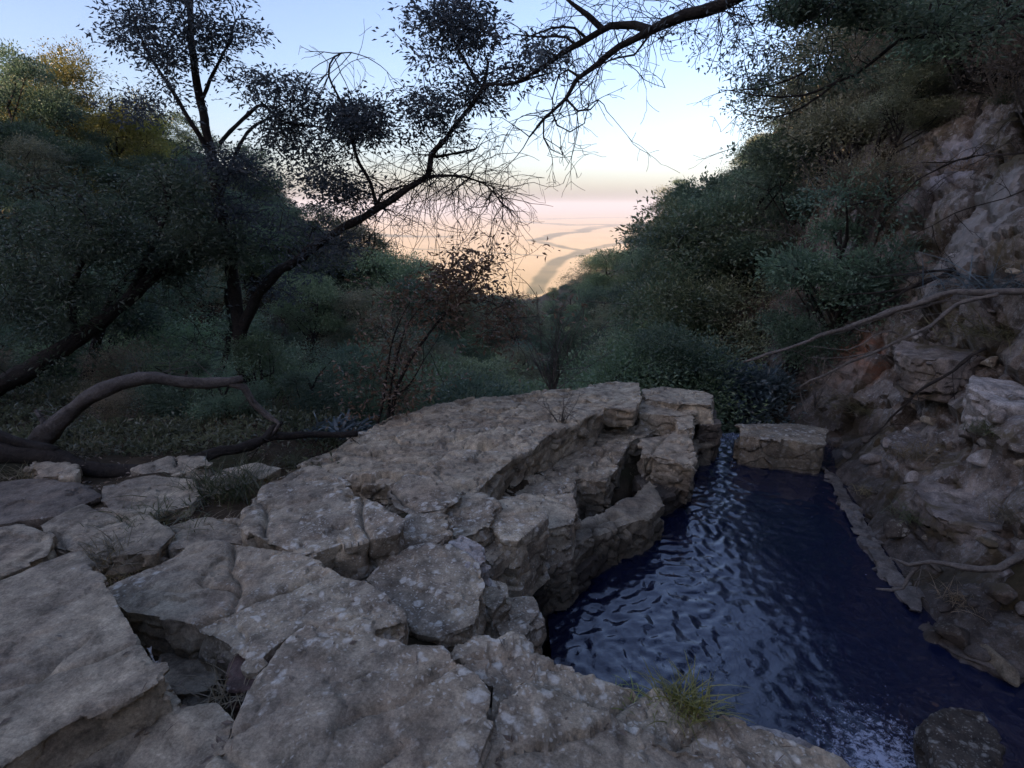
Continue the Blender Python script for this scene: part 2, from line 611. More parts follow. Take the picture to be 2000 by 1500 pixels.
def spaced(lo, hi, near, fine, grow):
    out = [0.0]
    s = fine
    v = 0.0
    while v < hi:
        if v > near: s *= grow
        v += s
        out.append(v)
    neg = [0.0]
    s, v = fine, 0.0
    while v > lo:
        if -v > near: s *= grow
        v -= s
        neg.append(v)
    return np.array(sorted(set(out + neg)))


def grid_faces(nx, ny):
    i = np.arange(nx - 1)[:, None]; j = np.arange(ny - 1)[None]
    a = i * ny + j
    return np.stack([a, a + ny, a + ny + 1, a + 1], 2).reshape(-1, 4)


gx = spaced(-900, 900, 9, .19, 1.06)
gy = spaced(-420, 1500, 12, .19, 1.045)
X, Y = np.meshgrid(gx, gy, indexing='ij')
Z = terrain(X, Y)
terr = obj('ground', mesh_np('ground', np.stack([X, Y, Z], 2).reshape(-1, 3), grid_faces(len(gx), len(gy)), M['soil']))
tag(terr, kind='structure')


def H(x, y):
    return float(terrain(np.array([x]), np.array([y]))[0])


# far plain, a fan out to the horizon
def plain():
    rows = np.concatenate([[700, 1000, 1200], np.geomspace(1300, 44000, 280)])
    cols = np.concatenate([np.linspace(-1.15, -.32, 40), np.linspace(-.31, .31, 240), np.linspace(.32, 1.15, 40)])
    Yp, Cp = np.meshgrid(rows, cols, indexing='ij')
    Xp = Yp * Cp
    p = np.stack([Xp, Yp, 0 * Xp], 2).reshape(-1, 3)
    z = PLAIN_Z + 3 * fbm(p / 2500, 3, 3)
    V = p.copy(); V[:, 2] = z
    me = mesh_np('plain', V, grid_faces(len(rows), len(cols)), None)
    # riparian woodland belts, in plan
    wob = np.stack([fbm(p / 420, 4, 31), fbm(p / 420, 4, 32)], 1) * 34 * np.clip(p[:, 1:2] / 2500, .5, 3)
    q = p[:, :2] + wob
    belts = [([(1035, 575), (1050, 545), (1075, 520), (1110, 500), (1140, 492)], .019), ([(1140, 492), (1100, 482), (1060, 475), (1030, 470)], .012),
             ([(1140, 492), (1190, 480), (1215, 470)], .012), ([(1040, 470), (1100, 458), (1150, 448), (1200, 440)], .02),
             ([(820, 487), (900, 490), (960, 494), (1040, 500)], .008), ([(740, 458), (800, 462), (860, 463)], .03), ([(1010, 432), (1120, 440), (1260, 436)], .02),
             ([(900, 424), (1060, 428), (1200, 424)], .02)]
    mask = np.zeros(len(p))
    for pts, wd in belts:
        W = [PL(a, b, PLAIN_Z)[:2] for a, b in pts]
        for a, b in zip(W[:-1], W[1:]):
            e = b - a
            t = np.clip(((q - a) @ e) / (e @ e), 0, 1)
            d = np.linalg.norm(q - a - t[:, None] * e, axis=1)
            half = wd * p[:, 1]
            mask = np.maximum(mask, 1 - sstep(half * .6, half * 1.2, d))
    mask *= .85 + .2 * fbm(p / 160, 3, 41)
    at = me.attributes.new('woodland', 'FLOAT', 'POINT')
    at.data.foreach_set('value', np.clip(mask, 0, 1).astype(np.float32))
    m, nt, b = new_mat('grass_plain')
    geo = nt.nodes.new('ShaderNodeNewGeometry'); P = geo.outputs['Position']
    mp = nt.nodes.new('ShaderNodeMapping'); mp.inputs['Scale'].default_value = (1, .35, 1)
    nt.links.new(P, mp.inputs['Vector'])
    c = ramp(nt, noise(nt, mp.outputs[0], .0011, 7, .65), [(.32, (.52, .40, .22)), (.5, (.64, .49, .275)), (.7, (.70, .55, .33))])
    c = mix(nt, ramp(nt, noise(nt, mp.outputs[0], .00042, 6, .6, .1), [(.54, g(0)), (.64, g(.7))]), c, (.30, .22, .16))
    a = nt.nodes.new('ShaderNodeAttribute'); a.attribute_name = 'woodland'
    c = mix(nt, a.outputs['Fac'], c, (.12, .13, .07))
    nt.links.new(c, b.inputs['Base Color'])
    b.inputs['Roughness'].default_value = 1
    b.inputs['Specular IOR Level'].default_value = 0
    me.materials.append(m)
    tag(obj('plain', me), kind='structure')


plain()

# ------------------------------------------------------------------ water
def water():
    x0, x1, y0, y1 = .3, 7.6, .8, 9.6
    s = .026
    xs = np.arange(x0, x1, s); ys = np.arange(y0, y1, s)
    Xw, Yw = np.meshgrid(xs, ys, indexing='ij')
    p = np.stack([Xw, Yw, 0 * Xw], 2).reshape(-1, 3)
    wv = np.stack([fbm(p * 1.6, 2, 51), fbm(p * 1.6, 2, 52), 0 * p[:, 0]], 1)
    q = p + .12 * wv
    ang = math.radians(24)
    u = q[:, 0] * math.cos(ang) + q[:, 1] * math.sin(ang)
    v = -q[:, 0] * math.sin(ang) + q[:, 1] * math.cos(ang)
    st = np.stack([u * 10.5, v * 17., 0 * u], 1)
    a = 1 - np.abs(vnoise(st, 61))
    b_ = vnoise(st * .45 + 5, 62)
    calm = sstep(.38, .54, p[:, 0] / p[:, 1]) * sstep(7.2, 6.2, p[:, 1])
    amp = .009 + .006 * (1 - calm) + .012 * sstep(6.0, 7.6, p[:, 1])
    z = WZ + (1 - .6 * calm) * (.85 * amp * (a * 1.3 - .8) + .0045 * b_ + .0045 * vnoise(p * 17, 64) + .0025 * vnoise(p * 33, 66)) + .010 * fbm(p * 1.1, 2, 65)
    lip = PL(1430, 848, WZ)
    over = np.clip(p[:, 1] - (lip[1] + .05), 0, 9)
    z = z - 1.6 * over ** 1.6
    V = p.copy(); V[:, 2] = z
    F = grid_faces(len(xs), len(ys))
    sdp = poly_sd(p[:, 0], p[:, 1], POOL)
    ch = (np.abs(p[:, 0] - lip[0]) < .55) & (p[:, 1] > lip[1] - .6) & (p[:, 1] < lip[1] + .9)
    keep = (sdp < .75) | ch
    keep &= ~((p[:, 1] > lip[1] + .05) & ~ch)
    F = F[keep[F].all(1)]
    used = np.unique(F)
    idx = np.full(len(V), -1); idx[used] = np.arange(len(used))
    V = V[used]; F = idx[F]
    m, nt, b = new_mat('pool_water')
    geo = nt.nodes.new('ShaderNodeNewGeometry'); P = geo.outputs['Position']
    fo = PL(1730, 1490, WZ)
    dist = nt.nodes.new('ShaderNodeVectorMath'); dist.operation = 'DISTANCE'
    nt.links.new(P, dist.inputs[0]); dist.inputs[1].default_value = fo
    dist2 = nt.nodes.new('ShaderNodeVectorMath'); dist2.operation = 'DISTANCE'
    nt.links.new(P, dist2.inputs[0]); dist2.inputs[1].default_value = lip
    nn = noise(nt, P, 24, 8, .82, .6)
    f1 = math_(nt, 'SUBTRACT', nn, math_(nt, 'MULTIPLY', dist.outputs['Value'], .34))
    f1 = ramp(nt, f1, [(.40, g(0)), (.50, g(.6))])
    f2 = math_(nt, 'SUBTRACT', noise(nt, P, 26, 8, .8, .6), math_(nt, 'MULTIPLY', dist2.outputs['Value'], .24))
    f2 = ramp(nt, f2, [(.40, g(0)), (.60, g(.6))])
    specks = nt.nodes.new('ShaderNodeTexVoronoi'); specks.inputs['Scale'].default_value = 9
    nt.links.new(P, specks.inputs['Vector'])
    s3 = ramp(nt, specks.outputs['Distance'], [(.035, g(.55)), (.06, g(0))])
    s3 = math_(nt, 'MULTIPLY', s3, ramp(nt, noise(nt, P, 1.4, 3), [(.47, g(0)), (.56, g(1))]))
    f = math_(nt, 'MAXIMUM', math_(nt, 'MAXIMUM', f1, f2), s3)
    c = mix(nt, f, (.004, .009, .031), (.6, .65, .78))
    nt.links.new(c, b.inputs['Base Color'])
    rr = math_(nt, 'ADD', math_(nt, 'MULTIPLY', f, .5), .035)
    nt.links.new(rr, b.inputs['Roughness'])
    b.inputs['IOR'].default_value = 1.33
    b.inputs['Specular IOR Level'].default_value = 1.0
    b.inputs['Coat Weight'].default_value = 1.0
    b.inputs['Coat IOR'].default_value = 1.55
    b.inputs['Coat Roughness'].default_value = .03
    bump(nt, b, math_(nt, 'ADD', noise(nt, P, 24, 3, .5, .3), math_(nt, 'MULTIPLY', noise(nt, P, 70, 3, .5), .3)), .008, .7)
    tag(obj('water', mesh_np('water', V, F, m)), kind='structure')


water()

# ------------------------------------------------------------------ rocks
ROCKS = []


def rock(name, label, px, z0, sx=0., sy=0., th=.3, mat='rock', lichen=.3, vox=.014, rough=1., cell=.22, flake=.0, flare=.06, grp=None, cat='rock', soft=1, zoff=None):
    T = [PL(a, b, z0, sx, sy) for a, b in px]
    ROCKS.append(dict(name=name, label=label, T=np.array(T), th=th, mat=mat, lichen=lichen, vox=vox, rough=rough, cell=cell, flake=flake, flare=flare, grp=grp, cat=cat, soft=soft))


def boulder(name, label, px, py, y, r, mat='bank', lichen=.3, vox=.02, rough=1., cat='boulder', seed=1, rot=0., flat=1.):
    c = PY(px, py, y)
    rs = np.random.default_rng(seed)
    n = 9
    a = np.arange(n) * 2 * math.pi / n + rs.uniform(-.2, .2, n)
    rr = rs.uniform(.82, 1.12, n)
    x = np.cos(a) * rr * r[0]; yy = np.sin(a) * rr * r[1]
    cr, sr = math.cos(rot), math.sin(rot)
    T = np.stack([c[0] + x * cr - yy * sr, c[1] + x * sr + yy * cr, c[2] + rs.uniform(-.15, .25, n) * r[2] * flat], 1)
    ROCKS.append(dict(name=name, label=label, T=T, th=r[2] * 1.4, mat=mat, lichen=lichen, vox=vox, rough=rough, cell=.3, flake=0, flare=-.1, grp=None, cat=cat, soft=9))


def build_rocks():
    tmp = []
    for r in ROCKS:
        bm = bmesh.new()
        T = r['T']
        c = T.mean(0)
        # make outline counter-clockwise
        ar = sum(T[i, 0] * T[(i + 1) % len(T), 1] - T[(i + 1) % len(T), 0] * T[i, 1] for i in range(len(T)))
        if ar < 0: T = T[::-1]
        rs = np.random.default_rng(abs(hash(r['label'])) % 1000 if False else len(tmp) + 5)
        if r['soft'] < 9:                                  # neighbouring blocks stand close
            T = T.copy(); T[:, :2] += .018 * unit(T[:, :2] - c[:2])
        B = T.copy()
        B[:, :2] = c[:2] + (T[:, :2] - c[:2]) * (1 + r['flare']) + rs.normal(0, .012, (len(T), 2))
        B[:, 2] = T[:, 2] * .5 + c[2] * .5 - r['th']
        tv = [bm.verts.new(p) for p in T]
        bv = [bm.verts.new(p) for p in B]
        n = len(tv)
        bm.faces.new(tv)
        bm.faces.new(bv[::-1])
        for i in range(n):
            bm.faces.new((tv[i], bv[i], bv[(i + 1) % n], tv[(i + 1) % n]))
        bmesh.ops.triangulate(bm, faces=[f for f in bm.faces if len(f.verts) > 4])
        bmesh.ops.recalc_face_normals(bm, faces=bm.faces)
        me = bpy.data.meshes.new('tmp')
        bm.to_mesh(me); bm.free()
        o = bpy.data.objects.new('tmp', me)
        col.objects.link(o)
        md = o.modifiers.new('r', 'REMESH')
        md.mode = 'VOXEL'
        md.voxel_size = r['vox']
        tmp.append(o)
    dg = bpy.context.evaluated_depsgraph_get()
    for k, (r, o) in enumerate(zip(ROCKS, tmp)):
        me = o.evaluated_get(dg).to_mesh()
        nv, nf = len(me.vertices), len(me.polygons)
        V = np.empty(nv * 3, np.float32); me.vertices.foreach_get('co', V); V = V.reshape(-1, 3).astype(float)
        F = np.empty(nf * 4, np.int32); me.loops.foreach_get('vertex_index', F); F = F.reshape(-1, 4)
        o.evaluated_get(dg).to_mesh_clear()
        V = smooth_np(V, F, r['soft'])
        N = normals(V, F)
        s = r['rough']
        seed = 100 + 7 * k
        q = V + .05 * np.stack([fbm(V * 7, 3, seed + 1), fbm(V * 7, 3, seed + 2), fbm(V * 7, 3, seed + 3)], 1)
        top = np.clip(N[:, 2], 0, 1)
        side = 1 - sstep(.3, .8, top)
        d = s * .012 * fbm(V * 1.6, 2, seed)
        # broken facets on the sides, flat chips on top
        rv, tl, ed = voro(q / np.array([r['cell'], r['cell'], r['cell'] * .55]), seed + 11)
        d += s * side * ((rv - .5) * .055 + tl * r['cell'] * .30)
        d += s * (1 - side) * ((rv - .5) * .016 + tl * r['cell'] * .08)
        d -= s * .012 * np.exp(-ed / .06) * side
        # bedding ledges on the sides
        lay = (V[:, 2] + .05 * fbm(V * 1.5, 2, seed + 20)) / .07
        d += s * side * .022 * (h3(np.floor(lay), 0 * lay, 0 * lay, seed) - .5)
        # flat plates and flaking sheets on top
        fl = r['flake'] + .003
        cs = .40
        th_ = .5 + .3 * math.sin(k)
        qr = np.stack([q[:, 0] * math.cos(th_) + q[:, 1] * math.sin(th_), -q[:, 0] * math.sin(th_) + q[:, 1] * math.cos(th_), q[:, 2] * .3], 1)
        rv2, tl2, ed2 = voro(qr / np.array([cs * 1.5, cs * .75, cs]), seed + 41)
        rv3, tl3, ed3 = voro(qr / np.array([cs * .55, cs * .3, cs * .4]), seed + 47)
        d += (1 - side) * fl * (2.0 * (rv2 - .5) + 2.4 * tl2 + .35 * (rv3 - .5) + .5 * tl3)
        d -= (1 - side) * fl * (1.5 * np.exp(-ed2 / .035) + .5 * np.exp(-ed3 / .05) * (rv2 > .4))
        hh = fbm(q * np.array([2.0, 3.2, 2.4]), 3, seed + 30) * 2.2
        d += (1 - side) * fl * .5 * (np.floor(hh) + sstep(.0, .06, hh - np.floor(hh)))
        # long cracks
        rc = np.random.default_rng(seed)
        ctr = V.mean(0); ext = np.ptp(V[:, :2], axis=0).max()
        for m_ in range(2 + int(ext > .9) + 2 * int(ext > 1.6)):
            an = rc.choice([.35, 1.25, 2.2]) + rc.normal(0, .25)
            nn_ = np.array([math.cos(an), math.sin(an)])
            off = rc.uniform(-.42, .42) * ext
            ln = (V[:, :2] - ctr[:2]) @ nn_ - off + .05 * fbm(V * 2.2, 3, seed + 70 + m_)
            al = (V[:, :2] - ctr[:2]) @ np.array([-nn_[1], nn_[0]])
            cut = sstep(0, .06, al - rc.uniform(-.6, .1) * ext) * sstep(0, .06, rc.uniform(-.1, .6) * ext - al)
            d -= cut * (.050 * s * np.exp(-np.abs(ln) / .012) + .010 * s * sstep(0, .004, ln) * np.exp(-np.clip(ln, 0, 9) / .18))
        pit = vnoise(q * 9, seed + 55)
        chip = fbm(q * np.array([5., 5., 7.]), 3, seed + 57)
        d += s * .003 * (np.floor(chip * 3) / 3)
        d += s * .003 * fbm(V * 16, 3, seed + 60)
        V = V + N * d[:, None]
        base = np.array([V[:, 0].mean(), V[:, 1].mean(), V[:, 2].min()])
        rm = mesh_np(r['name'], V - base, F, M[r['mat']])
        rm.set_sharp_from_angle(angle=math.radians(34))
        ob = obj(r['name'], rm, None, base)
        ob['lichen'] = float(r['lichen'])
        tag(ob, r['label'], r['cat'], r['grp'])
    for o in tmp:
        me = o.data
        bpy.data.objects.remove(o)
        bpy.data.meshes.remove(me)


# near foreground
rock('rock_slab', 'flat speckled grey slab filling the lower left corner', [(-260, 1240), (0, 1135), (145, 1078), (215, 1150), (270, 1250), (312, 1315), (230, 1360), (120, 1412), (0, 1492), (-120, 1560), (-420, 1560)], .02, th=.30, lichen=.12, vox=.011, rough=.55, cell=.3)
rock('rock_slab', 'lower slab at the bottom left, its edge under the flat speckled slab', [(-120, 1640), (20, 1500), (150, 1425), (310, 1350), (345, 1394), (405, 1382), (442, 1428), (430, 1480), (400, 1520), (330, 1660), (-50, 1720)], -.13, th=.26, lichen=.15, vox=.011, rough=.6)
rock('rock_slab', 'long smooth slab below the lichen faced boulder, cracked across its right half', [(205, 1150), (300, 1108), (400, 1058), (480, 1063), (560, 1076), (610, 1098), (690, 1130), (745, 1160), (783, 1192), (775, 1216), (700, 1238), (640, 1224), (590, 1218), (530, 1262), (497, 1297), (440, 1246), (360, 1210), (258, 1192)], -.20, .02, .0, th=.34, lichen=.35, vox=.012, rough=.9, cell=.3, flake=.006)
rock('stone', 'small flat stone lying in the dirt hollow between the front slabs', [(318, 1280), (370, 1268), (445, 1300), (400, 1345), (350, 1352), (322, 1330)], -.36, .05, th=.12, lichen=.1, vox=.009, rough=.5, cat='stone')
rock('stone', 'reddish broken stone at the right edge of the dirt hollow', [(470, 1290), (520, 1262), (556, 1270), (545, 1305), (500, 1345), (455, 1335)], -.26, th=.2, mat='rock_red', lichen=.0, vox=.009, rough=.8, cat='stone')
rock('stone', 'thin pale sliver of stone wedged beside the flat speckled slab', [(292, 1262), (312, 1300), (335, 1345), (352, 1392), (335, 1388), (312, 1345), (296, 1300)], -.16, th=.12, mat='rock_pale', lichen=.3, vox=.007, rough=.3, cat='stone')
rock('boulder', 'broad boulder with a dark lichen spotted front face, left of centre', [(488, 985), (520, 938), (588, 904), (628, 912), (700, 962), (745, 988), (790, 1012), (772, 1036), (700, 1052), (640, 1064), (588, 1082), (545, 1062), (505, 1045), (470, 1030)], -.22, .04, -.02, th=.42, lichen=.5, vox=.012, rough=1.1, cell=.28, flake=.008, cat='boulder', flare=-.10)
rock('stone', 'small stone tucked under the front face of the lichen spotted boulder', [(648, 1106), (715, 1092), (738, 1112), (705, 1134), (668, 1124)], -.52, th=.22, lichen=.2, vox=.01, cat='stone')
rock('rock_block', 'tilted block heavily spotted with lichen, above the front slab', [(720, 1130), (800, 1068), (838, 1062), (900, 1078), (936, 1100), (945, 1140), (932, 1180), (925, 1215), (868, 1236), (820, 1225), (780, 1190)], -.42, -.03, .05, th=.7, lichen=.95, vox=.012, rough=.8, cell=.3)
rock('stone', 'rounded pale stone behind the right end of the lichen spotted boulder', [(800, 1008), (840, 998), (872, 1014), (876, 1040), (850, 1060), (800, 1066), (784, 1040)], -.42, th=.4, lichen=1.0, vox=.011, cat='stone')
rock('stone', 'knobbly whitish lichen stone on top of the tilted block', [(878, 1060), (905, 1046), (936, 1062), (948, 1092), (920, 1104), (893, 1092)], -.42, th=.3, mat='rock_pale', lichen=1.2, vox=.010, rough=1.2, cell=.1, cat='stone')
rock('stone', 'upright lichen covered block at the near corner of the pool', [(972, 1166), (1040, 1168), (1048, 1196), (1022, 1232), (985, 1252), (966, 1212)], -.72, th=1.1, lichen=1.1, vox=.012, cat='stone')
rock('stone', 'little round stone perched beside the upright block at the pool', [(1012, 1206), (1046, 1194), (1058, 1214), (1035, 1230)], -.74, th=.14, lichen=.8, vox=.008, soft=6, cat='stone')
rock('stone', 'dark wedge of rock standing between the tilted block and the pool corner', [(936, 1128), (985, 1138), (992, 1160), (962, 1186), (942, 1172)], -.58, th=1.0, lichen=.7, vox=.012, cat='stone')
rock('rock_slab', 'wide bare slab at the bottom centre of the foreground', [(340, 1640), (430, 1470), (500, 1345), (560, 1256), (600, 1224), (650, 1220), (720, 1243), (790, 1264), (858, 1262), (882, 1290), (930, 1318), (955, 1345), (948, 1400), (922, 1460), (890, 1640)], .0, -.03, .0, th=.5, lichen=.42, vox=.011, rough=.7, cell=.34, flake=.004)
rock('rock_slab', 'foreground slab dipping to the pool edge, crusted with pale lichen', [(905, 1640), (938, 1460), (966, 1400), (972, 1348), (905, 1296), (880, 1272), (940, 1256), (1005, 1245), (1048, 1262), (1082, 1296), (1180, 1330), (1270, 1352), (1350, 1388), (1440, 1400), (1500, 1432), (1600, 1472), (1720, 1530), (1800, 1640)], -.08, -.16, .0, th=1.5, lichen=.72, vox=.012, rough=1.0, cell=.25, flake=.010)
rock('rock_slab', 'thin layered sheet of rock on the foreground slab at the bottom right of centre', [(1040, 1345), (1080, 1368), (1160, 1398), (1300, 1450), (1440, 1488), (1560, 1545), (1600, 1640), (930, 1640), (958, 1480), (985, 1400)], -.05, -.14, 0, th=.2, lichen=.4, vox=.011, rough=.8, cell=.22, flake=.008)
rock('stone', 'pale stone at the water edge right of the grass tuft', [(1440, 1414), (1490, 1420), (1550, 1436), (1604, 1462), (1592, 1480), (1520, 1470), (1460, 1452)], -.52, -.05, th=.9, mat='rock_pale', lichen=.8, vox=.01, cat='stone')
# ridge beside the pool
rd = dict(mat='rock_ridge')
rock('rock_ledge', 'broad flaky top ledge of the rock ridge sloping to the left', [(585, 905), (680, 862), (725, 832), (760, 812), (830, 798), (910, 784), (1010, 768), (1090, 759), (1150, 760), (1185, 782), (1175, 806), (1102, 834), (1060, 856), (1000, 896), (960, 930), (925, 966), (880, 962), (800, 945), (740, 942), (650, 935)], -.58, .03, -.075, th=.7, lichen=.35, vox=.0155, rough=1.0, cell=.3, flake=.027, **rd, flare=-.10)
rock('rock_ledge', 'second step of the ridge, pale and cracked, below the dark diagonal riser', [(1178, 800), (1250, 800), (1335, 798), (1322, 820), (1270, 845), (1226, 865), (1206, 900), (1186, 936), (1132, 932), (1120, 958), (1060, 966), (1000, 962), (955, 955), (1000, 912), (1060, 872), (1108, 838)], -1.0, .0, -.055, th=.75, lichen=.5, vox=.016, rough=1.0, cell=.26, flake=.024, **rd, flare=-.10)
rock('rock_slab', 'thin square plate on the crest of the ridge', [(1112, 766), (1160, 752), (1205, 744), (1248, 749), (1250, 772), (1240, 798), (1178, 794)], -.60, .03, -.065, th=.25, lichen=.3, vox=.014, rough=.7, flake=.006, **rd, flare=-.10)
rock('rock_slab', 'cracked plate at the far right end of the ridge crest', [(1254, 760), (1300, 755), (1350, 761), (1392, 768), (1388, 790), (1342, 788), (1262, 778)], -.62, .0, -.07, th=.28, lichen=.3, vox=.014, rough=.9, flake=.010, **rd)
rock('rock_slab', 'narrow plate under the cracked crest plate, above the pool outlet', [(1250, 782), (1330, 790), (1362, 796), (1352, 806), (1322, 812), (1250, 806)], -.76, .0, -.06, th=.3, lichen=.35, vox=.014, **rd)
rock('stone', 'square stone set in the right flank of the ridge under the crest plates', [(1318, 808), (1352, 804), (1354, 834), (1326, 838)], -1.02, th=.55, lichen=.4, vox=.012, cat='stone', **rd)
rock('stone', 'smooth grey stone at the left side of the pool outlet', [(1352, 834), (1390, 826), (1404, 846), (1392, 868), (1362, 868)], -1.42, th=.6, lichen=.2, vox=.012, soft=5, cat='stone')
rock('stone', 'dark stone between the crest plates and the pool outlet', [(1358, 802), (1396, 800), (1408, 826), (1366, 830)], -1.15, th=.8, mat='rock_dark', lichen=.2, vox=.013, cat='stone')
rock('stone', 'narrow upright stone at the water below the square stone', [(1340, 858), (1362, 858), (1360, 890), (1344, 892)], -1.34, th=.6, lichen=.3, vox=.012, cat='stone', **rd)
rock('rock_block', 'overhanging block on the right flank of the ridge above the pool', [(1256, 856), (1300, 846), (1342, 842), (1352, 880), (1354, 908), (1312, 896), (1252, 882)], -1.08, th=.5, lichen=.3, vox=.015, rough=1.2, mat='rock', flare=-.10)
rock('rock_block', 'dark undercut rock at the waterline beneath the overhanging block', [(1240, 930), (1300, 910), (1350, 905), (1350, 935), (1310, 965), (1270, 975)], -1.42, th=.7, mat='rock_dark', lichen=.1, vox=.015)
rock('rock_block', 'dark shoulder of rock under the front of the second step', [(985, 968), (1060, 968), (1118, 962), (1128, 990), (1112, 1022), (1060, 1034), (1000, 1006)], -.88, th=.8, mat='rock', lichen=.4, vox=.015, rough=1.2)
rock('rock_ledge', 'lower ledge of the ridge just above the pool water', [(995, 1056), (1060, 1040), (1140, 1018), (1240, 968), (1268, 938), (1294, 984), (1262, 1012), (1190, 1032), (1150, 1048), (1100, 1082), (1015, 1112), (965, 1100)], -1.22, -.05, 0, th=.8, mat='rock', lichen=.2, vox=.016, rough=1.1, flare=-.10)
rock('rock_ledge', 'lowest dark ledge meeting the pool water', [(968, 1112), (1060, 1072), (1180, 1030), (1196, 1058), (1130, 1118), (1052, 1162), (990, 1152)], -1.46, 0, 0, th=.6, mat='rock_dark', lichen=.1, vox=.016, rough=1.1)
rock('rock_block', 'pale topped block in front of the dark shoulder of the ridge', [(940, 986), (1000, 970), (1042, 984), (1064, 1006), (1042, 1028), (1010, 1056), (980, 1052), (968, 1022)], -.66, th=.6, lichen=.6, vox=.013, cell=.3, mat='rock_ridge')
rock('boulder', 'rounded boulder at the foot of the top ledge, behind the lichen spotted boulder', [(758, 948), (800, 930), (860, 938), (892, 964), (864, 992), (800, 1002), (770, 986)], -.52, th=.45, lichen=.5, vox=.013, rough=1.2, soft=5, cat='boulder')
rock('rock_block', 'cracked block right of the rounded boulder at the foot of the top ledge', [(826, 992), (880, 968), (940, 958), (972, 984), (952, 1012), (930, 1038), (890, 1048), (850, 1022)], -.60, th=.6, lichen=.7, vox=.013, rough=1.1, flake=.006)
rock('rock_block', 'small dark block between the whitish lichen stone and the lower ledge', [(925, 1048), (985, 1032), (1002, 1052), (962, 1102), (935, 1082)], -.78, th=.7, mat='rock', lichen=.2, vox=.013)
rock('stone', 'loose flat stone with a dark front edge on the top ledge', [(826, 812), (850, 803), (940, 798), (925, 814), (872, 826), (830, 828)], -.56, .03, -.075, th=.2, lichen=.2, vox=.014, cat='stone', **rd)
# left, around the fallen trunk
rock('rock', 'brown rock half sunk in leaf litter below the root end of the fallen trunk', [(-80, 955), (40, 935), (150, 942), (185, 968), (120, 1000), (0, 1018), (-90, 1010)], -.40, th=.3, mat='rock_dark', lichen=.1, vox=.014, rough=.9, soft=3)
rock('rock_slab', 'flat brown slab above the flat speckled slab at the left edge', [(-160, 1080), (-60, 1035), (40, 1022), (100, 1050), (90, 1082), (0, 1118), (-140, 1170)], -.30, th=.3, mat='rock', lichen=.1, vox=.014, rough=.7)
rock('rock_slab', 'low slab between the grass clump and the long smooth slab', [(330, 1030), (400, 1008), (470, 1010), (500, 1045), (480, 1062), (400, 1056), (340, 1068)], -.40, th=.3, lichen=.2, vox=.013, rough=.8)
rock('stone', 'grey stone beside the foot of the arching pale bough', [(60, 905), (110, 896), (150, 905), (140, 925), (80, 928)], -.42, th=.25, lichen=.2, vox=.013, soft=4, cat='stone')
rock('rock', 'flat grey rock in front of the fallen trunk', [(203, 948), (260, 935), (300, 928), (375, 934), (388, 964), (370, 988), (300, 1002), (220, 998), (198, 972)], -.42, th=.3, lichen=.25, vox=.014, rough=.9, soft=4)
rock('rock', 'rounded rock showing just behind the fallen trunk', [(262, 912), (330, 890), (398, 888), (402, 906), (340, 926), (280, 924)], -.48, th=.3, lichen=.2, vox=.014, soft=5)
rock('rock', 'low rock behind the dark grass clump', [(380, 952), (440, 912), (500, 903), (548, 914), (500, 936), (420, 964)], -.46, th=.3, lichen=.25, vox=.014, soft=3)
rock('rock', 'smooth rock half buried in soil at the left, above the flat speckled slab', [(80, 1026), (160, 984), (280, 1000), (340, 1040), (300, 1076), (200, 1085), (110, 1066)], -.36, .0, .0, th=.3, lichen=.15, vox=.014, rough=.8, soft=6)
# right of the pool
rock('rock_block', 'flat topped square block damming the far end of the pool', [(1446, 832), (1500, 826), (1560, 829), (1614, 838), (1612, 868), (1575, 866), (1540, 858), (1500, 857), (1449, 850)], -1.28, th=.44, lichen=.7, vox=.013, rough=.85, cell=.4, flare=-.02, mat='rock')
rock('rock_ledge', 'narrow pale rock edge along the right waterline', [(1606, 908), (1638, 935), (1668, 985), (1702, 1036), (1728, 1078), (1760, 1118), (1800, 1160), (1790, 1192), (1752, 1160), (1722, 1118), (1690, 1060), (1662, 1022), (1636, 968)], -1.655, th=.3, mat='rock_pale', lichen=.3, vox=.012, rough=1.3, soft=3)
rock('boulder', 'wet dark boulder in the foaming water at the bottom right', [(1812, 1404), (1850, 1372), (1922, 1388), (1955, 1440), (1935, 1510), (1840, 1510)], -1.46, th=.5, mat='rock_dark', lichen=.9, vox=.013, soft=8, cat='boulder')
boulder('boulder', 'smooth purplish boulder jutting from the right bank under the dead branches', 1835, 690, 6.6, (.45, .5, .38), seed=3, lichen=.2)
boulder('boulder', 'whitish boulder at the right edge below the purplish boulder', 1985, 770, 5.3, (.35, .5, .36), seed=4, mat='rock_pale', lichen=.6)
boulder('boulder', 'big smooth grey boulder in the middle of the right bank above the bare root', 1900, 985, 4.75, (.42, .55, .30), seed=5, lichen=.3)
boulder('boulder', 'pale rounded rock at the lower right bank below the bare root', 1935, 1235, 3.75, (.5, .55, .4), seed=6, lichen=.35, mat='bank')
boulder('boulder', 'dark rugged boulder on the right bank beside the dry grass clumps', 1800, 870, 5.9, (.35, .45, .26), seed=8, lichen=.8)
build_rocks()


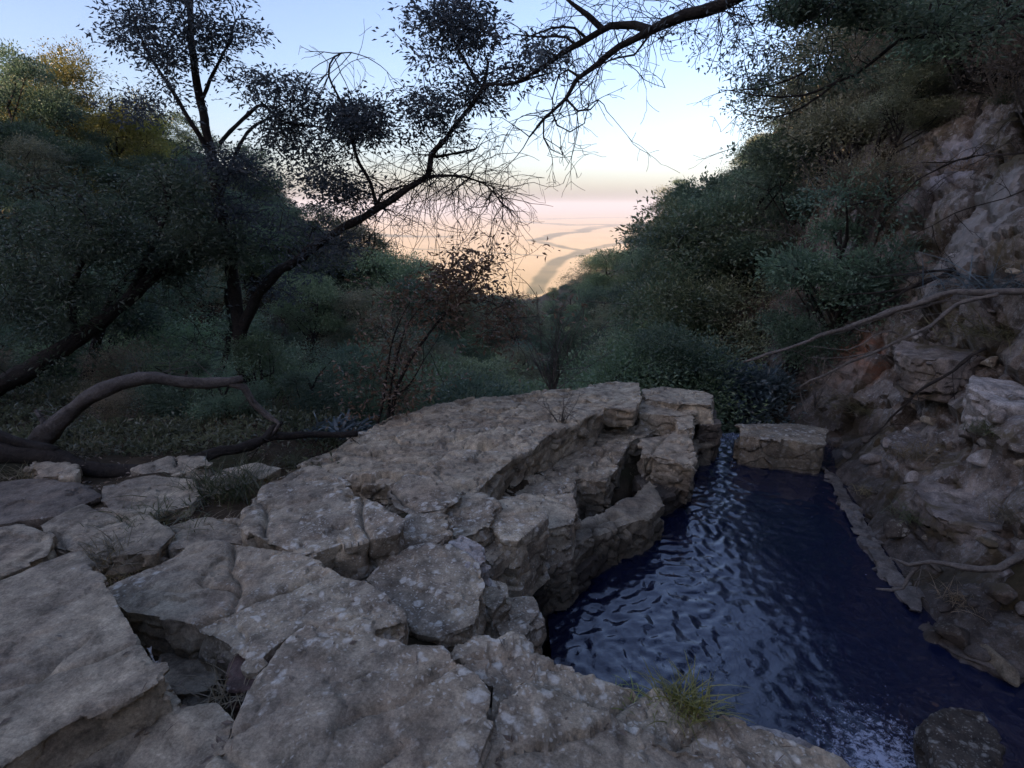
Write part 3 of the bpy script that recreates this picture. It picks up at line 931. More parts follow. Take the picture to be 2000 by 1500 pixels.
# ------------------------------------------------------------------ right bank and cliff (a sheet x = X(y, z))
def bank():
    C = []
    for a, b in ((1618, 925), (1690, 1045), (1770, 1175), (1850, 1275), (2000, 1345)):
        C.append(PL(a, b, WZ))
    for a, b, y in ((1640, 845, 7.7), (1570, 826, 8.3), (1555, 730, 9.0), (1700, 770, 7.9), (1720, 655, 8.8), (1850, 720, 6.9), (2000, 720, 5.6), (1850, 930, 5.3), (2000, 950, 4.5),
                    (2000, 1150, 3.7), (1880, 1120, 4.2), (1850, 460, 7.9), (2000, 470, 6.4), (1850, 300, 8.8), (2000, 300, 7.2), (1900, 150, 9.8), (2000, 20, 10),
                    (1700, 520, 9.6), (1650, 380, 11.5), (1780, 560, 8.3), (1740, 850, 6.7)):
        C.append(PY(a, b, y))
    C += [np.array(v) for v in ((4.6, 0., WZ), (5.6, 0., .0), (8.5, 0, 4.), (13., 1., 9.), (15., 8., 12), (5.6, -3, WZ), (9, -3, 3.), (3.2, 7.6, -3.2), (3.4, 4.5, -3.2), (3.6, 2.5, -3.2), (4.6, 0, -3.2),
                                (5.0, 11.0, -3.0), (5.6, 13.0, -3.0), (12.0, 15.0, 10.0), (8.6, 15, 3.5), (6.6, 15, -3))]
    C = np.array(C)
    q = C[:, 1:]

    def ker(A, B):
        d = np.linalg.norm(A[:, None] - B[None], axis=2)
        return d * .9 + .02 * d ** 2 * 0
    n = len(q)
    A = np.zeros((n + 3, n + 3))
    A[:n, :n] = ker(q, q) + np.eye(n) * -.25
    A[:n, n] = 1; A[:n, n + 1:] = q; A[n, :n] = 1; A[n + 1:, :n] = q.T
    sol = np.linalg.solve(A, np.concatenate([C[:, 0], [0, 0, 0]]))
    ys = np.arange(-1, 15, .043); zs = np.arange(-3.0, 11.5, .043)
    Yb, Zb = np.meshgrid(ys, zs, indexing='ij')
    pq = np.stack([Yb.ravel(), Zb.ravel()], 1)
    xb = np.concatenate([ker(pq[i:i + 20000], q) @ sol[:n] + sol[n] + pq[i:i + 20000] @ sol[n + 1:] for i in range(0, len(pq), 20000)])
    V = np.stack([xb, pq[:, 0], pq[:, 1]], 1)
    nrm = np.array([-.75, -.35, .55])
    s = V + .07 * np.stack([fbm(V * 2.5, 3, 301), fbm(V * 2.5, 3, 302), fbm(V * 2.5, 3, 303)], 1)
    rv, tl, ed = voro(s / np.array([.7, .9, .55]), 311)
    rv2, tl2, ed2 = voro(s / np.array([.26, .3, .2]), 321)
    d = .22 * (rv - .5) + .42 * tl - .14 * np.exp(-ed / .05)
    d += .06 * (rv2 - .5) + .12 * tl2 - .04 * np.exp(-ed2 / .06)
    rv3, tl3, ed3 = voro(s / np.array([.11, .12, .09]), 351)
    d += .022 * (rv3 - .5) + .03 * tl3 - .012 * np.exp(-ed3 / .1)
    d += .14 * fbm(V * .8, 3, 331) + .012 * fbm(V * 9, 3, 341)
    fade = sstep(0, .5, np.abs(V[:, 2] - WZ)) * .75 + .25
    V = V + nrm * (d * fade)[:, None]
    F = grid_faces(len(ys), len(zs))
    bm_ = M['bank']
    # a patch of bare orange clay
    nt = bm_.node_tree
    b = nt.nodes['Principled BSDF']
    old = b.inputs['Base Color'].links[0].from_socket
    geo = nt.nodes.new('ShaderNodeNewGeometry')
    wz = noise(nt, geo.outputs['Position'], 3, 6, .7)
    for ctr, rad, colr in ((PY(1690, 705, 8.7), .58, (.29, .135, .085)), (PY(1650, 740, 8.7), .5, (.27, .22, .19)), (PY(1900, 430, 7.4), .8, (.31, .285, .265)), (PY(1870, 300, 8.7), .5, (.34, .32, .33))):
        dn = nt.nodes.new('ShaderNodeVectorMath'); dn.operation = 'DISTANCE'
        nt.links.new(geo.outputs['Position'], dn.inputs[0]); dn.inputs[1].default_value = ctr
        f = math_(nt, 'ADD', math_(nt, 'DIVIDE', dn.outputs['Value'], rad), math_(nt, 'MULTIPLY', math_(nt, 'SUBTRACT', wz, .5), 2.2))
        f = ramp(nt, f, [(.7, g(.85)), (1.0, g(0))])
        cc = mix(nt, .7, colr, ramp(nt, noise(nt, geo.outputs['Position'], 7, 7, .7), [(.3, g(.45)), (.7, g(1.5))]), 'MULTIPLY')
        old = mix(nt, f, old, cc)
    nt.links.new(old, b.inputs['Base Color'])
    cm = mesh_np('cliff', V, F, bm_)
    cm.set_sharp_from_angle(angle=math.radians(24))
    o = obj('cliff', cm)
    o['lichen'] = .85
    tag(o, kind='structure')
    return sol, q, ker, n


_sol, _q, _ker, _n = bank()


def bank_x(y, z):
    p = np.array([[y, z]])
    return float((_ker(p, _q) @ _sol[:_n] + _sol[_n] + p @ _sol[_n + 1:])[0])


# ------------------------------------------------------------------ trees: generic forest kinds
def rand_dirs(rs, n):
    return unit(rs.normal(0, 1, (n, 3)))


def make_kind(seed, Hh, R, nl, leafL, leafW, lobes=12, low=.25, flat=1.0, droop=0.0, clump=.22, per=34, bare=0, trunk_r=.13):
    """returns trunk Geo, crown arrays of one tree, base at the origin"""
    rs = np.random.default_rng(seed)
    tg = Geo()
    top = np.array([rs.normal(0, .25), rs.normal(0, .25), Hh * .72])
    tr = catmull([[0, 0, -.6], [rs.normal(0, .15), rs.normal(0, .15), Hh * .25], [top[0] * .6, top[1] * .6, Hh * .5], top], .4)
    tg.tube(tr, np.linspace(trunk_r, trunk_r * .35, len(tr)), 7, .12, seed)
    L = []
    for k in range(lobes):
        a = rs.uniform(0, 2 * math.pi)
        hz = rs.uniform(low, 1) ** .9
        rad = R * math.sqrt(rs.uniform(.05, 1)) * (1.0 - .55 * max(0, hz - .55) / .45)
        c = np.array([math.cos(a) * rad * .75, math.sin(a) * rad * .75, Hh * (low + (0.93 - low) * (hz - low) / (1 - low)) * 1.0])
        r = R * rs.uniform(.20, .54)
        L.append((c, np.array([r, r, r * .72 * flat])))
        t0 = tr[int(min(len(tr) - 1, max(1, (c[2] - R * .5) / (Hh * .72) * len(tr))))]
        pl = catmull([t0, (t0 + c) / 2 + rs.normal(0, .15, 3) + [0, 0, -.1], c], .35)
        tg.tube(pl, np.linspace(trunk_r * .4, .015, len(pl)), 4)
    P, D, Nn = [], [], []
    ncl = nl // per
    for k in range(ncl):
        c, r = L[rs.integers(len(L))]
        d = rand_dirs(rs, 1)[0]
        if d[2] < -.3: d[2] *= -.6
        cc = c + d * r * (rs.uniform(1.1, 1.4) if rs.random() < .14 else rs.uniform(.55, 1.08) ** .6)
        o = rs.normal(0, 1, (per, 3)) * clump * np.array([1, 1, .6]) * rs.uniform(.6, 1.2)
        P.append(cc + o)
        out = unit(o + (d * clump * .8))
        D.append(unit(out + rs.normal(0, .45, (per, 3)) + np.array([0, 0, -droop])))
        Nn.append(unit(np.array([0, 0, 1.]) + d * .5 + rs.normal(0, .45, (per, 3))))
    P = np.vstack(P); D = np.vstack(D); Nn = np.vstack(Nn)
    n = len(P)
    V, F = leaf_quads(P, D, Nn, leafL * rs.uniform(.65, 1.25, n), leafW * rs.uniform(.7, 1.2, n))
    # a few twigs that stick out
    for k in range(26):
        c, r = L[rs.integers(len(L))]
        d = rand_dirs(rs, 1)[0]; d[2] = abs(d[2])
        e = c + d * r * rs.uniform(1.0, 1.35)
        pl = catmull([c, (c + e) / 2 + rs.normal(0, .1, 3), e], .25)
        tg.tube(pl, np.linspace(.018, .004, len(pl)), 3)
    return tg, V, F


KINDS = {}


def add_kind(key, mat, bark, label_noun, cat, **kw):
    tg, V, F = make_kind(**kw)
    KINDS[key] = dict(trunk=tg.mesh('trunk', M[bark]), crown=mesh_np('crown', V, F, M[mat], False), H=kw['Hh'], noun=label_noun, cat=cat)


add_kind('dark', 'leaf_dark', 'bark', 'dark evergreen tree', 'tree', seed=1, Hh=7., R=2.9, nl=19500, leafL=0.133, leafW=0.060)
add_kind('dark2', 'leaf_dark', 'bark', 'dark evergreen tree', 'tree', seed=2, Hh=8., R=2.6, nl=19500, leafL=0.117, leafW=0.056, lobes=15)
add_kind('green', 'leaf_green', 'bark', 'mid green bushy tree', 'tree', seed=3, Hh=6., R=2.6, nl=18000, leafL=0.125, leafW=0.056)
add_kind('olive', 'leaf_olive', 'bark', 'olive brown tree', 'tree', seed=4, Hh=6.5, R=2.5, nl=16500, leafL=0.109, leafW=0.045, clump=.25)
add_kind('sun_tinted', 'leaf_sun_tinted', 'bark', 'yellow green tree', 'tree', seed=9, Hh=6.5, R=2.6, nl=16000, leafL=.125, leafW=.052, clump=.24)  # leaves coloured as if the sun struck the crown
add_kind('brown', 'leaf_brown', 'bark_pale', 'thin brownish shrub', 'shrub', seed=5, Hh=4.5, R=1.8, nl=8250, leafL=0.101, leafW=0.036, clump=.4, lobes=9)
add_kind('teal', 'leaf_teal', 'bark', 'bluish green shrub with broad leaves', 'shrub', seed=6, Hh=3.2, R=1.9, nl=9750, leafL=0.172, leafW=0.080, low=.12, clump=.28, per=22, lobes=11)
add_kind('low', 'leaf_green', 'bark', 'low green shrub', 'shrub', seed=7, Hh=2.6, R=1.6, nl=9000, leafL=0.109, leafW=0.048, low=.12, lobes=10)
add_kind('low_dark', 'leaf_dark', 'bark', 'low dark shrub', 'shrub', seed=8, Hh=2.8, R=1.7, nl=10500, leafL=0.101, leafW=0.048, low=.10, lobes=11)


def bare_kind(seed, Hh, R):
    rs = np.random.default_rng(seed)
    tg = Geo()

    def grow(p, d, L, r, depth):
        n = max(3, int(L / .18))
        pts = [p]
        dd = d.copy()
        for i in range(n):
            dd = unit(dd + rs.normal(0, .16, 3) + np.array([0, 0, .04]))
            pts.append(pts[-1] + dd * L / n)
        tg.tube(np.array(pts), np.linspace(r, r * .45, len(pts)), 5 if depth > 2 else 3)
        if depth == 0: return
        for k in range(rs.integers(3, 6)):
            i = rs.integers(max(1, n // 3), n + 1)
            nd = unit(dd + rs.normal(0, .6, 3))
            grow(pts[i], nd, L * rs.uniform(.45, .75), r * .5, depth - 1)
    for s in range(3):
        grow(np.array([0, 0, -.2]), unit(np.array([rs.normal(0, .3), rs.normal(0, .3), 1.0])), Hh * .5, .06, 4)
    return tg.mesh('branches', M['bark_pale'])


KINDS['bare'] = dict(trunk=bare_kind(31, 4.5, 1.5), crown=None, H=4.5, noun='leafless grey tree', cat='tree')
PLACED = []
FIRST = set()


def place(key, x, y, h, label, group, zoff=0.0, seed=None):
    K = KINDS[key]
    z = H(x, y) - .1 + zoff
    s = h / K['H']
    t = thing({'tree': key_name(key), 'shrub': key_name(key)}[K['cat']], (x, y, z), label, K['cat'], group)
    rr = random.random()
    t.rotation_euler = (random.uniform(-.06, .06), random.uniform(-.06, .06), rr * 6.283)
    sx = s * random.uniform(.9, 1.15)
    t.scale = (sx, sx, s)
    obj('trunk' if K['crown'] else 'branches', K['trunk'], t)
    if K['crown']:
        obj('crown', K['crown'], t)
    PLACED.append((x, y, h))
    return t


def key_name(k):
    return {'dark': 'evergreen_tree', 'dark2': 'evergreen_tree', 'green': 'bushy_tree', 'sun_tinted': 'sun_tinted_tree', 'olive': 'olive_tree_crown', 'brown': 'brown_shrub', 'teal': 'broadleaf_shrub',
            'low': 'green_shrub', 'low_dark': 'dark_shrub', 'bare': 'leafless_tree'}[k].replace('olive_tree_crown', 'dry_tree')


YS = np.concatenate([np.arange(8.5, 40, .4), np.geomspace(40, 900, 150)])


def spot(px, py, h, ymin):
    """where a tree of height h must stand on the slope for its top to be seen at px, py"""
    d = ray(px, py)
    ys = YS[YS >= ymin]
    xs = d[0] / d[1] * ys
    zr = CAM[2] + d[2] / d[1] * ys
    g_ = terrain(xs, ys)
    ok = np.where(zr - g_ <= h)[0]
    if not len(ok): return None
    i = ok[0]
    return xs[i], ys[i], min(h * 1.3, max(1.2, zr[i] - g_[i])), (zr[i] < g_[i] + .3)


def free(x, y, r):
    for a, b, c in PLACED:
        if (a - x) ** 2 + (b - y) ** 2 < r * r: return False
    return True


def side_of(px, y):
    if y > 70: return 'far'
    return 'left' if px < 1020 else 'right'


COLS = ((130, 'at the left edge'), (330, 'left of the forked acacia'), (560, 'behind the forked acacia trunk'), (760, 'under the long acacia limb'), (900, 'behind the slender sapling'),
        (1040, 'left of the valley notch'), (1150, 'right of the valley notch'), (1290, 'beyond the ridge crest plates'), (1420, 'above the pool outlet'), (1560, 'above the flat topped block'), (9999, 'beside the cliff'))


def where(px, py, K, h):
    t0 = np.interp(px, *SKL); t1 = np.interp(px, *LOW)
    fr = (py - t0) / max(1, t1 - t0)
    row = 'on the skyline' if fr < .06 else 'just below the skyline' if fr < .3 else 'halfway down the slope' if fr < .62 else 'low on the slope'
    q = h / K['H']
    size = 'tall' if q > 1.05 else 'small' if q < .72 else ''
    c = next(t for x, t in COLS if px < x)
    hill = 'left hillside' if px < 1040 else 'right hillside'
    return ' '.join((size + ' ' + K['noun'] + ' ' + row + ', ' + c).split()), K['noun'].replace(' tree', ' trees').replace('shrub', 'shrubs') + ' on the ' + hill





def auto(px, py, h, key, ymin=9.5, sp=1.3, lim=None):
    s = spot(px, py, h, ymin)
    if s is None: return False
    x, y, hh, buried = s
    if lim and y > lim: return False
    if not free(x, y, sp * (1 + y / 110)): return False
    K = KINDS[key]
    lab, grp = where(px, py, K, hh)
    place(key, x, y, hh, lab, grp)
    return True


# skyline first (px, py of the top, height)
for px, py, h, k in ((10, 95, 8, 'dark'), (70, 85, 8, 'sun_tinted'), (135, 150, 7.5, 'dark2'), (195, 185, 7, 'sun_tinted'), (260, 205, 7, 'sun_tinted'), (330, 220, 7, 'dark'), (390, 285, 7, 'dark2'),
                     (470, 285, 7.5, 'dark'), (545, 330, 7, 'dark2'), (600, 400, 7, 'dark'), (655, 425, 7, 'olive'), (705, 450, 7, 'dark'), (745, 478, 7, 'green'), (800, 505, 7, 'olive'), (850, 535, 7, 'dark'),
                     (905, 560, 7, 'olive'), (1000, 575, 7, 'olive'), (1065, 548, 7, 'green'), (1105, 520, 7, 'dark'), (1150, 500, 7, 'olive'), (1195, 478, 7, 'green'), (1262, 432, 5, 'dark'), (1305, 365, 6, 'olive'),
                     (1335, 345, 6, 'dark2'), (1390, 310, 6.5, 'dark'), (1435, 310, 5, 'olive'), (1480, 275, 5, 'dark'), (1525, 225, 5, 'dark2'), (1560, 150, 5.5, 'sun_tinted'), (1600, 90, 5.5, 'sun_tinted'), (1660, 20, 6, 'dark'),
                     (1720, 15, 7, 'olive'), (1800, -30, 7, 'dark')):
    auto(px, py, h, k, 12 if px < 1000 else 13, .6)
for px, py, h in ((1325, 322, 5.5), (1460, 250, 4.5), (540, 520, 4), (1120, 640, 4.5), (1215, 600, 4)):
    auto(px, py, h, 'bare', 14, .2)
for k in range(60):
    px = random.uniform(1345, 1500)
    auto(px, np.interp(px, *SKL) + random.uniform(-10, 45), random.uniform(5, 7.5), random.choice(['dark', 'olive', 'green', 'dark2']), 16, .8)
for px, py, h, k in ((1345, 655, 3.6, 'green'), (1400, 680, 3.4, 'low_dark'), (1440, 630, 4, 'dark2'), (1480, 700, 3, 'teal'), (1530, 620, 3.2, 'brown'), (1300, 630, 4, 'dark'), (1250, 650, 4, 'green'), (1455, 770, 2.4, 'low_dark'),
                     (1500, 770, 2.4, 'teal'), (1410, 760, 2.2, 'teal'), (1545, 740, 2.6, 'low_dark'), (1180, 660, 3, 'low'), (1130, 690, 2.6, 'low_dark')):
    auto(px, py, h, k, 9.4, .35)
rs0 = random.Random(3)
for k in range(70):
    px, py = rs0.uniform(540, 1110), rs0.uniform(585, 745)
    key = rs0.choice(['green', 'dark2', 'dark', 'olive', 'green', 'dark'])
    auto(px, py, rs0.uniform(3.2, 5.5), key, 9.6 if px < 1000 else 11, .75)
for k in range(60):
    x, y = rs0.uniform(-9.5, -2.6), rs0.uniform(5.9, 9.6)
    if y < 5.2 + .0 * x or not free(x, y, .75): continue
    key = rs0.choice(['low_dark', 'low_dark', 'low', 'brown'])
    noun = KINDS[key]['noun']
    spot_ = 'behind the root end of the fallen trunk' if x / y < -.75 else 'in the undergrowth behind the arching bough' if x / y < -.52 else 'at the foot of the forked acacia' if x / y < -.4 else 'between the acacia foot and the ridge'
    place(key, x, y, rs0.uniform(.6, 1.25), noun + ' ' + spot_, noun.replace('shrub', 'shrubs') + ' behind the fallen trunk')
# the fill of the slopes
cnt = 0
rs = random.Random(5)
for k in range(1500):
    px = rs.uniform(-90, 2060)
    t0 = np.interp(px - (55 if px > 1120 else 0), *SKL); t1 = np.interp(px, *LOW)
    py = t0 + (t1 - t0) * rs.random()
    fr = (py - t0) / max(1, t1 - t0)
    if px < 1000:
        key = rs.choice(['dark', 'dark', 'dark2', 'green', 'olive', 'low_dark', 'dark'] if fr < .55 else ['green', 'green', 'dark', 'low_dark', 'dark2', 'green', 'low'])
    else:
        key = rs.choice(['dark', 'olive', 'brown', 'green', 'dark2', 'brown'] if fr < .6 else ['teal', 'brown', 'low_dark', 'dark', 'olive', 'green'])
    hh = KINDS[key]['H'] * rs.uniform(.6, 1.05)
    if px > 1500: hh *= .65
    ymin = 10.5 if px < 1000 else (11.0 if px < 1500 else 12.5)
    if auto(px, py, hh, key, ymin, 1.0): cnt += 1
    if cnt >= 250: break
print('filled', cnt)


# shrubs rooted on the cliff itself
def cliff_shrubs():
    bpy.context.view_layer.update()
    dg = bpy.context.evaluated_depsgraph_get()
    cl = bpy.data.objects['cliff'].evaluated_get(dg)
    zone_ = np.array([(1430, 330), (1560, 60), (1640, -60), (2060, -60), (2060, 260), (1900, 210), (1800, 240), (1740, 380), (1700, 540), (1650, 620), (1560, 700), (1480, 720)], float)
    rs = random.Random(21)
    n = 0
    for k in range(1600):
        px, py = rs.uniform(1430, 2060), rs.uniform(-60, 700)
        if poly_sd(np.array([px]), np.array([py]), zone_)[0] > 0: continue
        d = Vector(ray(px, py)).normalized()
        ok, loc, nr, _ = cl.ray_cast(Vector(CAM), d)
        if not ok or loc.y < 6.5: continue
        if not free(loc.x, loc.y + 100 + loc.z, .5): continue
        key = rs.choice(['brown', 'low_dark', 'brown', 'low_dark', 'low_dark', 'olive', 'bare'])
        hh = rs.uniform(1.1, 2.6)
        noun = KINDS[key]['noun']
        lab = noun + ' clinging to the cliff, ' + ('at the top right corner' if px > 1800 and py < 250 else 'beside the pale leaning dead tree' if px > 1740 and py < 330 else 'under the dark twiggy tree' if py < 250
                                                   else 'left of the pale bare rock' if px > 1620 else 'above the clay patch' if py > 480 else 'at the edge of the sky')
        t = place(key, loc.x, loc.y, hh, lab, noun.replace(' tree', ' trees').replace('shrub', 'shrubs') + ' on the cliff')
        t.location = loc - nr * .1 - Vector((0, 0, .15))
        PLACED[-1] = (loc.x, loc.y + 100 + loc.z, hh)
        n += 1
        if n >= 110: break
    print('cliff shrubs', n)


cliff_shrubs()


# ------------------------------------------------------------------ undergrowth over the slopes (one mass)
def undergrowth():
    rs = np.random.default_rng(77)
    n = 13000
    px = rs.uniform(-80, 2080, n); y = 8.6 + 90 * rs.random(n) ** 2.2
    x = (px - 1000) / FPX * y * 1.0
    z = terrain(x, y)
    e = .5
    sl = np.abs(terrain(x + e, y) - z) / e
    ok = ~((x > 4.2) & (y < 11.5))
    x, y, z = x[ok], y[ok], z[ok]
    xs = rs.uniform(-9.5, -1.4, 5200); ysh = rs.uniform(5.0, 9.2, 5200)
    k2 = (fbm(np.stack([xs, ysh, 0 * xs], 1) * .9, 2, 3) > -.25) & (xs < -1.8 - .0 * ysh)
    xs, ysh = xs[k2], ysh[k2]
    x = np.concatenate([x, xs]); y = np.concatenate([y, ysh]); z = np.concatenate([z, terrain(xs, ysh)])
    per = 7
    sz = np.clip(y / 40, .35, 2.2)
    P = np.repeat(np.stack([x, y, z], 1), per, 0)
    S = np.repeat(sz, per)
    n2 = len(P)
    P = P + rs.normal(0, 1, (n2, 3)) * S[:, None] * np.array([.22, .22, .16]) + np.array([0, 0, .18]) * S[:, None]
    D = unit(rs.normal(0, 1, (n2, 3)) + np.array([0, -.2, .8]))
    Nn = unit(rs.normal(0, .6, (n2, 3)) + np.array([0, -.3, .8]))
    V, F = leaf_quads(P, D, Nn, S * .20 * rs.uniform(.6, 1.3, n2), S * .075 * rs.uniform(.7, 1.3, n2))
    tag(obj('undergrowth', mesh_np('undergrowth', V, F, M['cover'], False)), kind='stuff')


undergrowth()


# ------------------------------------------------------------------ the near trees, limb by limb
class NearTree:
    def __init__(s, seed, bark, leaf):
        s.rs = np.random.default_rng(seed)
        s.g = Geo(); s.leafP = []; s.leafD = []; s.leafN = []
        s.nodes = []
        s.bark, s.leaf = bark, leaf

    def limb(s, pts, r0, r1, sides=8, knob=.18, wob=.03):
        """pts: (px, py, distance)"""
        P = catmull([PY(*p) for p in pts], .10)
        t = np.linspace(0, 1, len(P))
        P = P + wob * np.stack([fbm(P * 1.7, 3, 501), fbm(P * 1.7, 3, 502), fbm(P * 1.7, 3, 503)], 1) * np.minimum(1, t * 6)[:, None]
        s.g.tube(P, (r0 * (1 - t) + r1 * t), sides, knob, 5)
        s.nodes.append(P)
        return P

    def twigs(s, n, length, r=.007, curl=.25, sag=.1, leaf=0, along=(0, 1), src=None):
        """free bare twigs from random places on the limbs"""
        A = np.vstack(s.nodes) if src is None else src
        for k in range(n):
            i = s.rs.integers(int(along[0] * len(A)), max(1, int(along[1] * len(A))))
            s._twig(A[i], unit(s.rs.normal(0, 1, 3)), length * s.rs.uniform(.5, 1.3), r, curl, sag, 2, leaf)

    def _twig(s, p, d, L, r, curl, sag, depth, leaf):
        n = max(4, int(L / .09))
        pts = [p]
        bend = s.rs.normal(0, curl, 3)
        for i in range(n):
            d = unit(d + bend * .35 + s.rs.normal(0, curl * .5, 3) + np.array([0, 0, -sag * .3]))
            pts.append(pts[-1] + d * L / n)
        pts = np.array(pts)
        s.g.tube(pts, np.linspace(r, max(.0022, r * .4), len(pts)), 3)
        if leaf: s._leaves(pts[len(pts) // 2:], leaf)
        if depth:
            for k in range(s.rs.integers(2, 4)):
                i = s.rs.integers(1, n + 1)
                s._twig(pts[i], unit(d + s.rs.normal(0, .8, 3)), L * s.rs.uniform(.35, .65), r * .6, curl, sag, depth - 1, leaf)

    def _leaves(s, pts, n, spread=.10):
        i = s.rs.integers(0, len(pts), n)
        o = np.clip(s.rs.normal(0, 1, (n, 3)), -1.5, 1.5) * spread * np.array([1.1, 1.0, .55])
        s.leafP.append(pts[i] + o)
        s.leafD.append(unit(o + s.rs.normal(0, .06, (n, 3)) + [0, 0, -.02]))
        s.leafN.append(unit(s.rs.normal(0, .7, (n, 3)) + [0, 0, 1]))

    def zone(s, cx, cy, rx, ry, y, dy, n, leaves=24, spread=.12, shell=.0, r=.010):
        """n leaf clumps inside an elliptic region of the crown, each tied to the nearest wood by a twig"""
        a = s.rs.uniform(0, 6.283, n * 8 // 5); q = np.sqrt(s.rs.uniform(shell, 1, n * 8 // 5))
        T = np.array([PY(cx + rx * qq * math.cos(aa), cy + ry * qq * math.sin(aa), y + s.rs.uniform(-dy, dy)) for aa, qq in zip(a, q)])
        T = T[np.argsort(-vnoise(T * np.array([2.3, 1.2, 2.8]), 77))[:n]]
        A = np.vstack(s.nodes)
        d0 = np.array([np.min(((A - t) ** 2).sum(1)) for t in T])
        for i in np.argsort(d0):
            t = T[i]
            dd = ((A - t) ** 2).sum(1)
            j = np.argmin(dd)
            p = A[j]
            L = math.sqrt(dd[j])
            if L > .05:
                m = (p + t) / 2 + s.rs.normal(0, .12, 3) * L + np.array([0, 0, .10]) * L
                P = catmull([p, m, t], .09)
                P = P + s.rs.normal(0, .006, P.shape)
                rr = min(.03, r * (.6 + .55 * L))
                s.g.tube(P, np.linspace(rr, .003, len(P)), 4 if rr > .012 else 3)
                A = np.vstack([A, P[1:]])
                tail = P[max(0, len(P) - 4):]
            else:
                tail = np.array([t, t])
            s._leaves(tail, int(leaves * s.rs.uniform(.5, 1.4)), spread)
        s.nodes.append(A[-1:])
        s.A = A

    def build(s, name, label, cat, base, L=.075, W=.026, trunk='trunk', group=None):
        t = thing(name, base, label, cat, group)
        obj(trunk, s.g.mesh(trunk, M[s.bark], True, base), t)
        if s.leafP:
            P = np.vstack(s.leafP) - np.asarray(base); n = len(P)
            V, F = leaf_quads(P, np.vstack(s.leafD), np.vstack(s.leafN), L * s.rs.uniform(.6, 1.3, n), W * s.rs.uniform(.7, 1.3, n))
            obj('crown', mesh_np('crown', V, F, M[s.leaf], False), t)
        return t


# forked acacia left of centre
t1 = NearTree(1, 'bark', 'leaf_acacia')
yb = 8.3
base1 = PY(486, 812, yb); base1[2] = H(base1[0], base1[1]) - .1
t1.limb([(486, 830, yb), (478, 740, yb), (468, 640, yb), (452, 520, yb), (436, 420, yb + .1), (412, 310, yb + .2), (392, 200, yb + .2), (376, 90, yb + .2), (366, -60, yb + .3)], .125, .028)
t1.limb([(470, 650, yb), (500, 585, yb - .1), (545, 535, yb - .2), (600, 490, yb - .3), (660, 452, yb - .4), (700, 428, yb - .5), (770, 385, yb - .6), (835, 345, yb - .7), (842, 300, yb - .8), (880, 262, yb - .9), (920, 210, yb - .9), (945, 165, yb - .9), (955, 120, yb - .9)], .085, .018)
t1.limb([(835, 345, yb - .7), (900, 345, yb - .6), (950, 360, yb - .5), (985, 400, yb - .4)], .022, .006, 5)
t1.limb([(842, 305, yb - .7), (890, 298, yb - .5), (930, 290, yb - .4)], .022, .010, 5)
t1.limb([(735, 405, yb - .5), (745, 378, yb - .5), (790, 362, yb - .4)], .025, .012, 5)
t1.limb([(735, 400, yb - .5), (725, 360, yb - .5), (705, 320, yb - .6), (690, 270, yb - .6), (675, 215, yb - .5), (640, 150, yb - .5), (655, 115, yb - .5), (690, 105, yb - .5)], .028, .008, 5)
t1.limb([(945, 165, yb - .9), (1000, 165, yb - .9), (1060, 150, yb - .8)], .02, .012, 5)
t1.limb([(940, 170, yb - .9), (900, 110, yb - .9), (870, 40, yb - .9), (850, -40, yb - .9)], .02, .008, 5)
t1.limb([(412, 310, yb + .2), (350, 200, yb + .1), (290, 110, yb), (260, 40, yb)], .04, .012, 5)
t1.limb([(430, 390, yb + .2), (460, 300, yb + .3), (490, 250, yb + .3), (560, 215, yb)], .035, .012, 5)
t1.limb([(392, 200, yb + .2), (430, 110, yb + .1), (460, 40, yb)], .03, .01, 5)
t1.limb([(430, 280, yb), (500, 210, yb - .2), (560, 240, yb - .4), (640, 250, yb - .5)], .03, .012, 5)
t1.zone(330, 45, 140, 90, yb + .1, .8, 150)
t1.zone(420, 50, 90, 70, yb, .6, 60)
t1.zone(330, 130, 60, 30, yb, .5, 18)
t1.zone(300, 200, 100, 40, yb, .6, 38)
t1.zone(545, 195, 70, 50, yb - .2, .6, 60)
t1.zone(480, 150, 50, 25, yb, .5, 14)
t1.zone(640, 235, 110, 45, yb - .5, .6, 110)
t1.zone(560, 270, 60, 28, yb - .4, .5, 45)
t1.zone(760, 245, 100, 45, yb - .7, .6, 62)
t1.zone(885, 205, 75, 40, yb - .8, .5, 60)
t1.zone(870, 60, 105, 75, yb - .9, .7, 90)
t1.zone(940, 40, 90, 60, yb - .9, .6, 52)
t1.zone(960, 150, 60, 30, yb - .9, .5, 30)
t1.zone(1040, 110, 45, 35, yb - .8, .5, 28)
t1.zone(660, 350, 70, 35, yb - .5, .5, 45)
t1.zone(600, 330, 60, 50, yb - .3, .6, 40)
t1.zone(820, 190, 40, 25, yb - .7, .5, 14)
t1.zone(900, 270, 60, 25, yb - .8, .4, 10, leaves=20)
t1.zone(700, 400, 60, 25, yb - .4, .5, 22, leaves=24)
t1.zone(480, 400, 80, 80, yb, .7, 90)
t1.zone(600, 490, 90, 50, yb - .3, .7, 60)
t1.zone(430, 330, 55, 40, yb, .5, 40)
t1.zone(520, 580, 70, 40, yb, .7, 16, leaves=25)
A = np.vstack(t1.nodes[2:6])
t1.twigs(60, .75, .007, .30, .30, 0, (0, 1), A)
B_ = t1.nodes[1][int(len(t1.nodes[1]) * .55):int(len(t1.nodes[1]) * .82)]
t1.twigs(75, 1.0, .007, .34, .22, 0, (0, 1), np.vstack([B_, t1.nodes[2], t1.nodes[2]]))
t1.twigs(12, .7, .008, .35, .0, 0, (0, 1), t1.nodes[5][-20:])
t1.build('forked_acacia', 'tall forked acacia in the left half, one limb reaching right across the sky', 'tree', base1)

